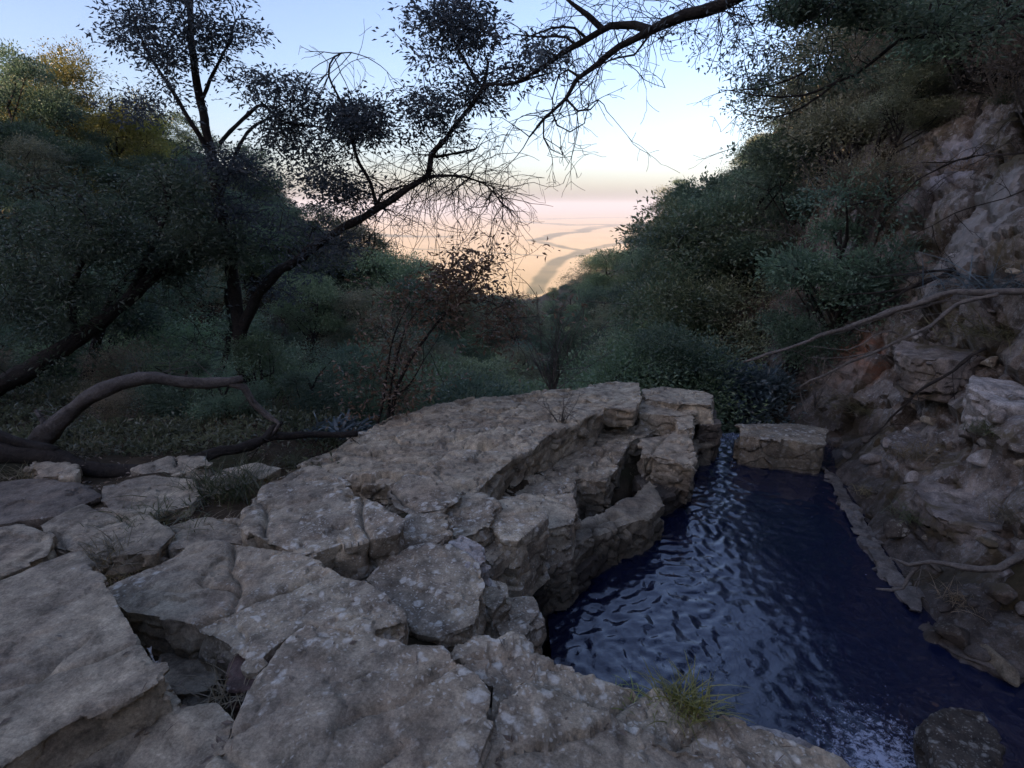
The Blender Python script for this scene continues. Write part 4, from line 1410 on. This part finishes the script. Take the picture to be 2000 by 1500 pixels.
# overhanging tree from the right
t3 = NearTree(3, 'bark', 'leaf_acacia')
y3 = 5.4
b3 = np.array([bank_x(4.2, 1.9) + .15, 4.2, 1.9])


def world_limb(tree, pts, r0, r1, sides=8):
    P = catmull(pts, .12)
    t = np.linspace(0, 1, len(P))
    tree.g.tube(P, r0 * (1 - t) + r1 * t, sides, .15, 4)
    tree.nodes.append(P)


far3 = PY(1640, -120, y3)
world_limb(t3, [b3 - np.array([0, 0, .4]), b3 + np.array([-.3, .3, 1.3]), b3 + np.array([-1.2, .8, 2.6]), PY(1900, -230, y3), far3], .17, .08)
t3.limb([(1640, -120, y3), (1530, -60, y3), (1430, -2, y3), (1340, 32, y3), (1270, 60, y3), (1215, 90, y3 + .1), (1165, 130, y3 + .1), (1130, 155, y3 + .2), (1105, 190, y3 + .2), (1060, 232, y3 + .2), (1035, 268, y3 + .2)], .078, .008)
t3.limb([(1272, 60, y3), (1240, 48, y3 + .1), (1195, 50, y3 + .2), (1170, 66, y3 + .3), (1140, 86, y3 + .3), (1100, 110, y3 + .3), (1060, 140, y3 + .4), (1010, 163, y3 + .4), (945, 166, y3 + .5)], .036, .007)
t3.limb([(1178, 58, y3 + .2), (1150, 32, y3 + .2), (1118, 8, y3 + .2), (1090, -20, y3 + .2)], .03, .012, 6)
t3.limb([(1150, 78, y3 + .3), (1125, 60, y3 + .3), (1080, 60, y3 + .3), (1030, 78, y3 + .3)], .014, .005, 5)
t3.limb([(1130, 92, y3 + .3), (1110, 78, y3 + .3), (1060, 76, y3 + .4), (1000, 72, y3 + .4)], .014, .005, 5)
t3.limb([(1135, 152, y3 + .2), (1115, 138, y3 + .2), (1095, 148, y3 + .2), (1080, 190, y3 + .3), (1078, 215, y3 + .3)], .014, .004, 5)
t3.limb([(1105, 192, y3 + .2), (1125, 215, y3 + .1), (1150, 214, y3 + .1), (1168, 195, y3 + .1)], .012, .004, 5)
t3.limb([(1078, 218, y3 + .2), (1085, 245, y3 + .2), (1110, 258, y3 + .2), (1138, 240, y3 + .1), (1152, 170, y3 + .1)], .009, .003, 4)
t3.limb([(1062, 232, y3 + .2), (1060, 270, y3 + .2), (1075, 295, y3 + .2), (1096, 307, y3 + .2)], .009, .003, 4)
t3.limb([(1270, 66, y3), (1245, 100, y3 - .1), (1205, 115, y3 - .1), (1170, 130, y3)], .012, .006, 4)
t3.twigs(70, .5, .005, .35, .25, 0, (.35, 1))
t3.twigs(50, .6, .006, .3, .05, 0, (0, 1), t3.nodes[1][:60])
t3.zone(1370, 70, 110, 70, y3, .4, 46, leaves=7, spread=.06, r=.005)
t3.zone(1440, 130, 80, 60, y3 + .3, .4, 40, leaves=8, spread=.06, r=.005)
t3.zone(1040, 100, 50, 30, y3 + .4, .3, 16, leaves=20, spread=.08)
t3.zone(1060, 140, 40, 25, y3 + .4, .3, 12, leaves=16, spread=.08)
t3.build('overhanging_tree', 'overhanging tree whose bare forked bough crosses the top of the sky from the right', 'tree', b3, L=.05, W=.016)

# dark thin-twigged tree at the top right
t4 = NearTree(4, 'bark', 'leaf_dark')
y4 = 6.6
b4 = np.array([bank_x(6.2, 3.4) + .2, 6.2, 3.4])
world_limb(t4, [b4 - np.array([0, 0, .4]), b4 + np.array([-.2, .1, 1.2]), PY(2130, 10, y4), PY(2000, 28, y4)], .15, .045)
t4.limb([(2000, 28, y4), (1930, 60, y4), (1860, 72, y4), (1780, 68, y4), (1720, 55, y4), (1680, 52, y4)], .035, .010, 6)
t4.limb([(1830, 70, y4), (1760, 80, y4), (1700, 125, y4 + .1), (1640, 155, y4 + .2), (1570, 185, y4 + .2), (1500, 188, y4 + .2), (1420, 172, y4 + .3)], .022, .005, 5)
t4.limb([(1600, 125, y4 + .2), (1540, 155, y4 + .2), (1480, 172, y4 + .2), (1405, 172, y4 + .3)], .012, .004, 4)
t4.limb([(1640, 155, y4 + .2), (1590, 195, y4 + .2), (1545, 222, y4 + .3), (1500, 231, y4 + .3), (1450, 222, y4 + .3), (1422, 200, y4 + .3)], .014, .004, 5)
t4.limb([(2000, 28, y4), (1900, -30, y4), (1800, -20, y4), (1700, 8, y4), (1610, 20, y4 + .2), (1540, 35, y4 + .3)], .03, .008, 6)
t4.limb([(1813, 68, y4), (1815, 30, y4), (1830, -20, y4)], .014, .01, 5)
t4.zone(1540, 12, 60, 30, y4 + .2, .3, 40, leaves=50, spread=.07)
t4.zone(1620, 30, 90, 40, y4 + .2, .4, 40, leaves=45)
t4.zone(1720, 20, 100, 45, y4, .4, 46, leaves=40)
t4.zone(1510, 130, 80, 60, y4 + .4, .4, 22, leaves=6, spread=.06, r=.005)
t4.zone(1630, 120, 60, 50, y4 + .2, .4, 18, leaves=22)
t4.zone(1880, 40, 120, 60, y4, .5, 40, leaves=45)
t4.twigs(60, .55, .005, .2, .1, 0)
t4.build('twiggy_tree', 'dark twiggy tree leaning in from the top right corner', 'tree', b4, L=.07, W=.026)

# many-stemmed sapling on the left end of the ridge
t5 = NearTree(5, 'bark', 'leaf_red')
y5 = 6.9
b5 = PY(752, 822, y5); b5[2] -= .15
for pts, r in ([[(762, 826, y5), (775, 760, y5), (800, 705, y5), (840, 650, y5), (880, 600, y5), (920, 560, y5), (940, 520, y5)], .030],
               [[(758, 826, y5), (762, 760, y5 + .1), (778, 690, y5 + .1), (800, 630, y5 + .1), (835, 585, y5)], .022],
               [[(735, 834, y5), (748, 780, y5), (758, 710, y5), (775, 640, y5 - .1), (800, 590, y5 - .1)], .020],
               [[(775, 770, y5), (800, 750, y5), (830, 700, y5 - .1), (855, 660, y5 - .1)], .012],
               [[(880, 600, y5), (920, 585, y5), (960, 590, y5), (990, 620, y5)], .012], [[(900, 580, y5), (890, 550, y5), (880, 530, y5)], .012]):
    t5.limb(pts, r, r * .3, 6, .1, .015)
t5.zone(920, 535, 75, 38, y5, .5, 55, leaves=13, spread=.10, r=.006)
t5.zone(940, 590, 70, 40, y5, .5, 40, leaves=13, spread=.10, r=.006)
t5.zone(840, 600, 90, 45, y5, .5, 45, leaves=11, spread=.10, r=.006)
t5.zone(970, 650, 45, 40, y5 + .2, .4, 34, leaves=13, spread=.10, r=.006)
t5.zone(800, 690, 40, 40, y5, .4, 8, leaves=14, spread=.10, r=.006)
t5.twigs(40, .6, .005, .2, .05, 5)
t5.build('sapling', 'slender many stemmed sapling rising from the left end of the rock ridge', 'tree', b5, L=.075, W=.03)

# old leaning tree and its arching bough at the far left
t6 = NearTree(6, 'bark', 'leaf_dark')
y6 = 7.6
t6.limb([(-60, 790, y6 - .6), (0, 752, y6 - .5), (90, 700, y6 - .3), (180, 640, y6), (250, 580, y6 + .2), (320, 520, y6 + .3), (380, 480, y6 + .4), (440, 470, y6 + .4)], .13, .05)
t6.limb([(250, 580, y6 + .2), (300, 480, y6 + .3), (330, 400, y6 + .4), (300, 330, y6 + .5)], .06, .02, 6)
t6.limb([(150, 660, y6), (140, 560, y6), (180, 470, y6), (160, 380, y6 + .2)], .05, .02, 6)
t6.zone(300, 420, 130, 90, y6 + .4, .8, 90, leaves=70)
t6.zone(120, 470, 140, 110, y6 + .2, .8, 90, leaves=70)
t6.zone(400, 500, 90, 60, y6 + .4, .6, 50, leaves=70)
t6.zone(60, 620, 110, 70, y6, .6, 40, leaves=70)
t6.twigs(40, .8, .008, .2, .1, 10)
b6 = PY(-60, 790, y6 - .6)
t6.build('leaning_tree', 'dark tree leaning right from the left edge above the fallen trunk', 'tree', b6, L=.075, W=.03)

# second slim trunk behind the fallen one
t7 = NearTree(7, 'bark', 'leaf_dark')
y7 = 9.0
t7.limb([(140, 800, y7), (170, 730, y7), (195, 650, y7), (215, 590, y7), (260, 530, y7)], .10, .05)
t7.limb([(370, 830, y7), (420, 740, y7), (450, 650, y7 + .3), (440, 560, y7 + .3)], .07, .03, 6)
t7.zone(300, 560, 140, 60, y7, .7, 50)
t7.zone(420, 620, 120, 70, y7 + .3, .7, 30, leaves=35)
b7 = PY(140, 800, y7); b7[2] = min(b7[2], H(b7[0], b7[1]))
t7.build('understorey_tree', 'slim dark tree standing behind the arching pale bough', 'tree', b7, L=.08, W=.032)


# fallen trunks and dead wood
def dead(name, label, cat, limbs, bark, base, twigs=0, L=.4, r=.005, knob=.4):
    t = NearTree(hash(name) % 97 if False else len(label), bark, 'leaf_dark')
    for pts, r0, r1 in limbs:
        t.limb(pts, r0, r1, 14 if r0 > .04 else 6, knob, .04)
    if twigs: t.twigs(twigs, L, r, .2, .1, 0)
    o = obj(name, t.g.mesh(name, M[bark], True, base), None, base)
    tag(o, label, cat)
    return o


yf = 4.6
dead('fallen_trunk', 'long dark fallen trunk lying across the left side behind the rocks', 'fallen tree',
     [([(-180, 860, 4.3), (0, 882, 4.35), (100, 892, 4.4), (180, 908, 4.4), (270, 916, 4.4), (340, 912, 4.45), (400, 892, 4.6), (460, 872, 4.8), (510, 858, 5.0), (570, 850, 5.2), (630, 846, 5.4), (700, 846, 5.6)], .088, .03),
      ([(-180, 830, 4.3), (0, 852, 4.4), (110, 880, 4.42)], .06, .045), ([(360, 908, 4.5), (374, 930, 4.45), (370, 948, 4.42)], .03, .012),
      ([(515, 860, 5.0), (530, 838, 5.1), (548, 826, 5.1)], .035, .02)], 'bark', PY(100, 900, 4.4), 12, .5)
dead('arching_bough', 'pale arching bough over the fallen trunk at the left', 'fallen branch',
     [([(60, 880, 4.7), (95, 842, 4.7), (150, 795, 4.75), (205, 762, 4.8), (270, 738, 4.9), (330, 745, 5.0), (400, 752, 5.1), (470, 742, 5.2)], .085, .042),
      ([(400, 752, 5.1), (440, 748, 5.15), (475, 758, 5.2), (492, 790, 5.2), (520, 815, 5.15), (545, 828, 5.1), (528, 862, 5.05)], .042, .02),
      ([(95, 842, 4.7), (80, 815, 4.7), (70, 800, 4.72)], .04, .015)], 'bark_pale', PY(60, 880, 4.7), 8, .4)
dead('dead_branch', 'thick dead branch reaching down left from the right edge over the pool bank', 'dead branch',
     [([(2080, 560, 5.6), (1990, 572, 5.7), (1900, 578, 5.8), (1840, 585, 5.9), (1760, 604, 6.0), (1680, 628, 6.1), (1600, 655, 6.2), (1520, 688, 6.3), (1452, 712, 6.4)], .040, .016),
      ([(1900, 585, 5.8), (1850, 598, 5.9), (1760, 612, 6.0), (1680, 634, 6.1), (1620, 655, 6.2)], .014, .006),
      ([(1660, 636, 6.1), (1700, 646, 6.0), (1715, 652, 6.0)], .007, .003)], 'bark_dead', PY(2080, 560, 5.6), 10, .3)
dead('dead_branch', 'forked thin dead branch below the thick one on the right', 'dead branch',
     [([(1950, 575, 5.5), (1870, 598, 5.6), (1820, 640, 5.6), (1760, 665, 5.7), (1700, 685, 5.8), (1650, 700, 5.9), (1600, 728, 6.0), (1562, 756, 6.1), (1566, 790, 6.1), (1560, 815, 6.1), (1590, 828, 6.1)], .020, .008),
      ([(1770, 660, 5.7), (1740, 648, 5.7), (1700, 655, 5.7), (1650, 675, 5.8), (1580, 672, 5.9)], .009, .003),
      ([(1700, 686, 5.8), (1690, 682, 5.8), (1640, 690, 5.8), (1580, 692, 5.9)], .008, .003)], 'bark_dead', PY(1950, 575, 5.5), 14, .3)
dead('dead_branch', 'short thin branch slanting down the right bank near the purplish boulder', 'dead branch',
     [([(1925, 680, 5.6), (1860, 725, 5.7), (1800, 770, 5.8), (1745, 820, 5.9), (1700, 860, 6.0)], .018, .007)], 'bark', PY(1925, 680, 5.6), 8, .25)
dead('dead_branch', 'dark broken branches bundled above the thick dead branch on the right', 'dead branch',
     [([(1900, 520, 7.4), (1820, 530, 7.4), (1700, 540, 7.5)], .03, .008), ([(1880, 535, 7.3), (1800, 548, 7.3), (1720, 590, 7.4), (1660, 600, 7.5)], .025, .007), ([(1860, 530, 7.4), (1770, 560, 7.4), (1650, 575, 7.6)], .022, .006)], 'bark', PY(1900, 520, 7.4), 22, .5)
dead('bare_root', 'crooked bare root hanging over the pool from the right bank', 'root',
     [([(2080, 1060, 3.5), (2000, 1082, 3.55), (1950, 1104, 3.6), (1880, 1100, 3.75), (1820, 1092, 3.9), (1780, 1096, 4.0), (1740, 1084, 4.1)], .035, .012),
      ([(1800, 1096, 3.95), (1780, 1120, 3.95), (1765, 1145, 3.95), (1740, 1152, 3.95), (1712, 1148, 3.95)], .016, .009)], 'bark_dead', PY(2080, 1060, 3.5), 3, .2)
dead('leaning_dead_tree', 'pale leaning dead tree against the cliff at the upper right', 'tree trunk',
     [([(1985, 270, 9.6), (1940, 220, 9.8), (1890, 165, 10.0), (1830, 95, 10.2), (1790, 40, 10.4)], .12, .07)], 'bark_dead', PY(1985, 270, 9.6), 6, .6)
dead('hanging_branch', 'thin branch crossing in front of the pale cliff at the right edge', 'dead branch',
     [([(2060, 290, 6.5), (1960, 300, 6.5), (1890, 310, 6.5), (1810, 345, 6.6), (1740, 402, 6.7)], .014, .005), ([(1890, 310, 6.5), (1850, 322, 6.5), (1800, 318, 6.6)], .009, .004),
      ([(2060, 340, 6.5), (1960, 380, 6.5), (1900, 400, 6.6), (1780, 460, 6.7)], .010, .004)], 'bark', PY(2060, 290, 6.5), 12, .4)


# bare little shrubs on the ridge
def bare_shrub(label, px, py, y, h, seed, n=9, spread=.5, r=.006, bark='bark_pale'):
    t = NearTree(seed, bark, 'leaf_olive')
    b = PY(px, py, y)
    rs_ = np.random.default_rng(seed)
    for k in range(n):
        d = unit(np.array([rs_.normal(0, spread), rs_.normal(0, spread), 1.0]))
        t._twig(b, d, h * rs_.uniform(.6, 1.1), r, .12, -.02, 2, 0)
    o = obj('bare_shrub', t.g.mesh('bare_shrub', M[bark], True, b), None, b)
    tag(o, label, 'shrub')


bare_shrub('tiny leafless shrub growing at the top of the dark riser on the ridge', 1096, 834, 6.2, .42, 41)
bare_shrub('tall leafless bush just behind the crest of the ridge', 1078, 770, 9.2, 1.7, 42, 16, .45, .012)
bare_shrub('thin dry bush against the clay patch on the right bank', 1590, 800, 8.0, .8, 43, 9, .6, .007)


# angular stones caught in the right bank
def bank_stones():
    bpy.context.view_layer.update()
    dg = bpy.context.evaluated_depsgraph_get()
    cl = bpy.data.objects['cliff'].evaluated_get(dg)
    rs = random.Random(8)
    nr_ = np.random.default_rng(8)
    protos = []
    for k in range(5):
        bm = bmesh.new()
        pts = nr_.normal(0, 1, (15, 3)); pts = unit(pts) * nr_.uniform(.75, 1.05, (15, 1)) * np.array([1, .8, .55])
        for p in pts: bm.verts.new(p)
        bmesh.ops.convex_hull(bm, input=bm.verts)
        bmesh.ops.bevel(bm, geom=list(bm.edges), offset=.06, segments=1, affect='EDGES')
        bmesh.ops.triangulate(bm, faces=bm.faces)
        bmesh.ops.subdivide_edges(bm, edges=bm.edges, cuts=2, use_grid_fill=True)
        for v in bm.verts:
            q = np.array([v.co[:]])
            v.co *= 1 + .07 * float(fbm(q * 2.3, 3, 900 + k)[0])
        me = bpy.data.meshes.new('stone'); bm.to_mesh(me); bm.free()
        me.materials.append(M[('bank', 'rock_pale', 'rock_dark', 'bank', 'rock')[k]])
        protos.append(me)
    spots_ = [(1660, 880), (1700, 905), (1745, 880), (1720, 960), (1770, 930), (1820, 960), (1760, 1040), (1830, 1040), (1850, 1190), (1890, 1190), (1960, 1150), (1990, 1190), (1940, 1060), (1985, 920), (1930, 900),
              (1880, 840), (1830, 820), (1780, 790), (1735, 780), (1660, 810), (1620, 800), (1690, 850), (1960, 830), (1990, 870), (1900, 760), (1940, 720), (1760, 690), (1800, 640), (1880, 590), (1940, 610), (1990, 540),
              (1830, 1110), (1905, 1290), (1960, 1300), (1860, 1240), (1640, 955), (1700, 1062), (1748, 1140), (1792, 1205), (1832, 1258), (1880, 1300), (1800, 1000), (1905, 1010), (1700, 1010), (1840, 880), (1790, 850)]
    sizes = ('fist sized', 'small', 'middling', 'large')
    marks = ((1640, 830, 'the flat topped block'), (1690, 960, 'the pale waterline edge'), (1900, 985, 'the big smooth grey boulder'), (1835, 690, 'the purplish boulder'), (1985, 770, 'the whitish boulder'), (1860, 1100, 'the bare root'),
             (1935, 1235, 'the pale rounded rock'), (1800, 870, 'the dark rugged boulder'), (1900, 580, 'the thick dead branch'), (1700, 700, 'the clay patch'))
    for i, (a, b) in enumerate(spots_):
        a += rs.uniform(-12, 12); b += rs.uniform(-12, 12)
        ok, loc, nr, _ = cl.ray_cast(Vector(CAM), Vector(ray(a, b)).normalized())
        if not ok: continue
        k = rs.randrange(5)
        sz = rs.choice([.06, .09, .13, .19, .12])
        o = obj('stone', protos[k], None, loc - nr * sz * .25)
        o.rotation_euler = (rs.uniform(-.5, .5), rs.uniform(-.5, .5), rs.uniform(0, 6.28))
        o.scale = (sz, sz * rs.uniform(.7, 1.1), sz * rs.uniform(.7, 1.1))
        o['lichen'] = .5
        m = min(marks, key=lambda q: (q[0] - a) ** 2 + (q[1] - b) ** 2)
        dx, dy = a - m[0], b - m[1]
        pos = ('left of' if dx < 0 else 'right of') if abs(dx) > abs(dy) else ('above' if dy < 0 else 'below')
        lab = '%s %s stone on the right bank, %s %s' % (sizes[0 if sz < .07 else 1 if sz < .1 else 2 if sz < .15 else 3], ('brown', 'pale', 'dark', 'brown', 'tan')[k], pos, m[2])
        tag(o, lab, 'stone', 'stones stuck in the right bank')


bank_stones()


def slab_debris():
    """fallen leaves, straw and grit lying on the slabs, thickest in the joints"""
    bpy.context.view_layer.update()
    dg = bpy.context.evaluated_depsgraph_get()
    rs = np.random.default_rng(15)
    P, Nn = [], []

    def down(x, y):
        ok, loc, nr, *_ = scene.ray_cast(dg, Vector((x, y, .35)), Vector((0, 0, -1)))
        return (loc, nr) if ok else (None, None)
    for k in range(5200):
        x, y = rs.uniform(-3.6, 2.6), 1.1 + 7.2 * rs.random() ** 1.5
        if abs(x) > y * .95 + .3: continue
        loc, nr = down(x, y)
        if loc is None or nr.z < .5 or loc.z < -1.55: continue
        hs = [down(x + dx, y + dy)[0] for dx, dy in ((.09, 0), (-.09, 0), (0, .09), (0, -.09))]
        hs = [h.z - loc.z for h in hs if h is not None]
        joint = max(hs + [0]) > .035
        if joint or rs.random() < .16:
            for j in range(3 if joint else 1):
                P.append([loc.x + rs.normal(0, .02), loc.y + rs.normal(0, .02), loc.z + .004 + .006 * j]); Nn.append(nr[:])
    P = np.array(P); Nn = unit(np.array(Nn) + rs.normal(0, .18, (len(P), 3)))
    n = len(P)
    D = rs.normal(0, 1, (n, 3)); D -= (D * Nn).sum(1, keepdims=True) * Nn
    kind_ = rs.random(n)
    L = np.where(kind_ < .6, rs.uniform(.018, .042, n), rs.uniform(.03, .09, n)); W = np.where(kind_ < .6, L * .45, .004)
    V, F = leaf_quads(P, D, Nn, L, W, .08)
    tag(obj('slab_litter', mesh_np('slab_litter', V, F, M['litter'], False)), kind='stuff')
    print('debris', n)


slab_debris()


# ------------------------------------------------------------------ grasses
def tuft(name, label, base, n, L, W, spread, mat, lean=(0, 0, 0), seed=0, cat='grass', rad=.1, up=1.0):
    rs = np.random.default_rng(seed)
    Vs, Fs, k = [], [], 0
    for i in range(n):
        p = np.array([rs.normal(0, rad), rs.normal(0, rad * .7), -.02])
        d = unit(np.array([rs.normal(0, spread), rs.normal(0, spread), up]) + np.array(lean))
        l = L * rs.uniform(.4, 1.15)
        sgn = unit(np.array([d[0], d[1], 0]) + rs.normal(0, .2, 3))
        sd_ = unit(np.cross(d, [0, 0, 1.0]) + rs.normal(0, .3, 3)) * W * .5
        pts = [p + d * l * t + sgn * l * .45 * t * t - np.array([0, 0, .32 * l * t ** 3]) for t in (0, .3, .6, .85, 1.0)]
        wd = (1, .95, .7, .4, .05)
        for q, ww in zip(pts, wd):
            Vs += [q - sd_ * ww, q + sd_ * ww]
        for j in range(4):
            Fs.append([k + 2 * j, k + 2 * j + 1, k + 2 * j + 3, k + 2 * j + 2])
        k += 10
    o = obj(name, mesh_np(name, np.array(Vs), np.array(Fs), M[mat]), None, base)
    tag(o, label, cat)
    return o


def ground_hit(px, py):
    """first solid surface along a sight line, for setting small plants on rock"""
    dg = bpy.context.evaluated_depsgraph_get()
    d = Vector(ray(px, py)).normalized()
    ok, loc, *_ = scene.ray_cast(dg, Vector(CAM), d)
    return np.array(loc)


bpy.context.view_layer.update()
hit = lambda a, b: ground_hit(a, b)
tuft('grass_tuft', 'bright green grass tuft on the rock edge above the pool', hit(1335, 1376), 190, .155, .0055, .6, 'grass', seed=1, rad=.05)
tuft('dry_grass', 'dead straw at the root of the bright green tuft', hit(1335, 1384), 70, .10, .004, 1.1, 'grass_dry', seed=20, rad=.07)
tuft('grass_tuft', 'tiny green sprouts in the crack left of the bright green tuft', hit(1225, 1352), 40, .07, .004, .7, 'grass', seed=21, rad=.05)
tuft('grass_tuft', 'small yellowish grass sprig right beside the bright green tuft', hit(1392, 1388), 60, .13, .005, .6, 'grass', seed=2, rad=.03)
tuft('grass_clump', 'dark green grass clump between the fallen trunk and the boulder', hit(440, 960), 420, .32, .006, .35, 'grass_dark', seed=3, rad=.16)
tuft('grass_clump', 'low dark grass in the soil left of the boulder', hit(300, 1012), 260, .14, .006, .6, 'grass_dark', seed=4, rad=.18)
tuft('dry_grass', 'dry straw and twigs on the soil beside the boulder', hit(452, 1030), 130, .14, .005, 1.6, 'grass_dry', seed=5, rad=.14, up=.5)
tuft('dry_grass', 'flattened rusty grass left of the long smooth slab', hit(262, 1110), 150, .20, .005, 1.8, 'grass_dry', seed=6, rad=.10, up=.35)
tuft('dry_grass', 'dead grass stems in the hollow between the front slabs', hit(450, 1350), 60, .18, .005, 1.0, 'grass_dry', seed=7, rad=.06, up=.7)
tuft('dry_grass', 'straw coloured grass hummock on the right bank above the flat block', hit(1690, 800), 300, .26, .008, .9, 'grass_dry', seed=8, rad=.14)
tuft('dry_grass', 'olive grass hummock in the middle of the right bank', hit(1800, 890), 260, .24, .008, .9, 'grass_dry', seed=9, rad=.14)
tuft('drooping_grass', 'long bluish green grass drooping over the dead branch at the right edge', hit(1960, 560), 170, .7, .013, .8, 'leaf_teal', seed=10, rad=.25, lean=(-.5, -.5, -.3))
tuft('drooping_grass', 'brownish grass hanging below the green grass at the right edge', hit(1960, 650), 260, .5, .012, .8, 'grass_dry', seed=11, rad=.25, lean=(-.4, -.5, -.5))
for i, (a, b, L, m, lab) in enumerate(((120, 850, .3, 'grass_dark', 'dark brush behind the root end of the arching bough'), (330, 850, .35, 'grass_dark', 'dark brush under the arching bough'), (450, 840, .3, 'grass_dry', 'dry brush right under the bend of the arching bough'),
                                       (200, 1085, .16, 'grass_dry', 'rusty straw beside the corner of the flat speckled slab'), (60, 930, .2, 'grass_dry', 'dry straw by the brown rock under the fallen trunk'),
                                       (560, 905, .2, 'grass_dark', 'dark grass in the crack left of the ridge'), (180, 880, .3, 'grass_dry', 'straw caught against the fallen trunk'),
                                       (1640, 870, .16, 'grass_dry', 'straw grass sprouting beside the flat topped block'), (1700, 960, .15, 'grass_dry', 'short dry grass just above the pale waterline edge'),
                                       (1850, 830, .18, 'grass_dry', 'dry grass clump under the slanting thin branch'), (1790, 1010, .18, 'grass_dark', 'dark grass above the pool left of the big grey boulder'),
                                       (1880, 1170, .18, 'grass_dry', 'dry grass tuft just under the crooked bare root'), (1985, 1010, .2, 'grass_dry', 'dry grass at the right edge above the bare root'),
                                       (1760, 740, .22, 'grass_dry', 'dry grass between the clay patch and the purplish boulder'), (1640, 780, .25, 'grass_dry', 'tall straw grass below the clay patch'),
                                       (1930, 840, .18, 'grass_dark', 'dark grass clump under the whitish boulder'), (1880, 330, .35, 'grass_dry', 'dry grass on the pale cliff near the leaning dead tree'),
                                       (1790, 480, .35, 'grass_dark', 'dark grass on the pale cliff above the broken branches'), (1960, 200, .4, 'grass_dark', 'dark grass high on the cliff right of the leaning dead tree'))):
    tuft('dry_grass' if m == 'grass_dry' else 'grass_clump', lab, hit(a, b), 150, L, .006, .9, m, seed=30 + i, rad=.09)
tuft('broadleaf_plant', 'small pale leaved plant at the left foot of the ridge', hit(660, 838), 120, .26, .05, 1.0, 'leaf_teal', seed=12, rad=.16, cat='plant')

# leaf litter over the soil at the left
def litter():
    rs = np.random.default_rng(9)
    n = 3600
    x = rs.uniform(-6.5, .4, n); y = 1.5 + rs.uniform(0, 7.5, n)
    z = terrain(x, y) + rs.uniform(.003, .03, n)
    P = np.stack([x, y, z], 1)
    D = unit(rs.normal(0, 1, (n, 3)) * [1, 1, .25]); Nn = unit(rs.normal(0, .35, (n, 3)) + [0, 0, 1])
    V, F = leaf_quads(P, D, Nn, .042 * rs.uniform(.5, 1.4, n), .017 * rs.uniform(.5, 1.4, n))
    tag(obj('leaf_litter', mesh_np('leaf_litter', V, F, M['litter'], False)), kind='stuff')


litter()

# ------------------------------------------------------------------ haze
def haze():
    x, y0, y1, z0, z1 = 52000, -3000, 46000, PLAIN_Z - 70, 75
    V = np.array([[a, b, c] for a in (-x, x) for b in (y0, y1) for c in (z0, z1)], float)
    F = np.array([[0, 1, 3, 2], [4, 6, 7, 5], [0, 4, 5, 1], [2, 3, 7, 6], [0, 2, 6, 4], [1, 5, 7, 3]])
    m = bpy.data.materials.new('haze')
    m.use_nodes = True
    nt = m.node_tree
    nt.nodes.clear()
    pv = nt.nodes.new('ShaderNodeVolumePrincipled')
    pv.inputs['Color'].default_value = (.68, .70, .76, 1)
    pv.inputs['Density'].default_value = 1.6e-4
    out = nt.nodes.new('ShaderNodeOutputMaterial')
    nt.links.new(pv.outputs[0], out.inputs['Volume'])
    tag(obj('haze', mesh_np('haze', V, F, m, False)), kind='stuff')


haze()
print('tris', sum(len(m.polygons) * 2 for m in bpy.data.meshes))
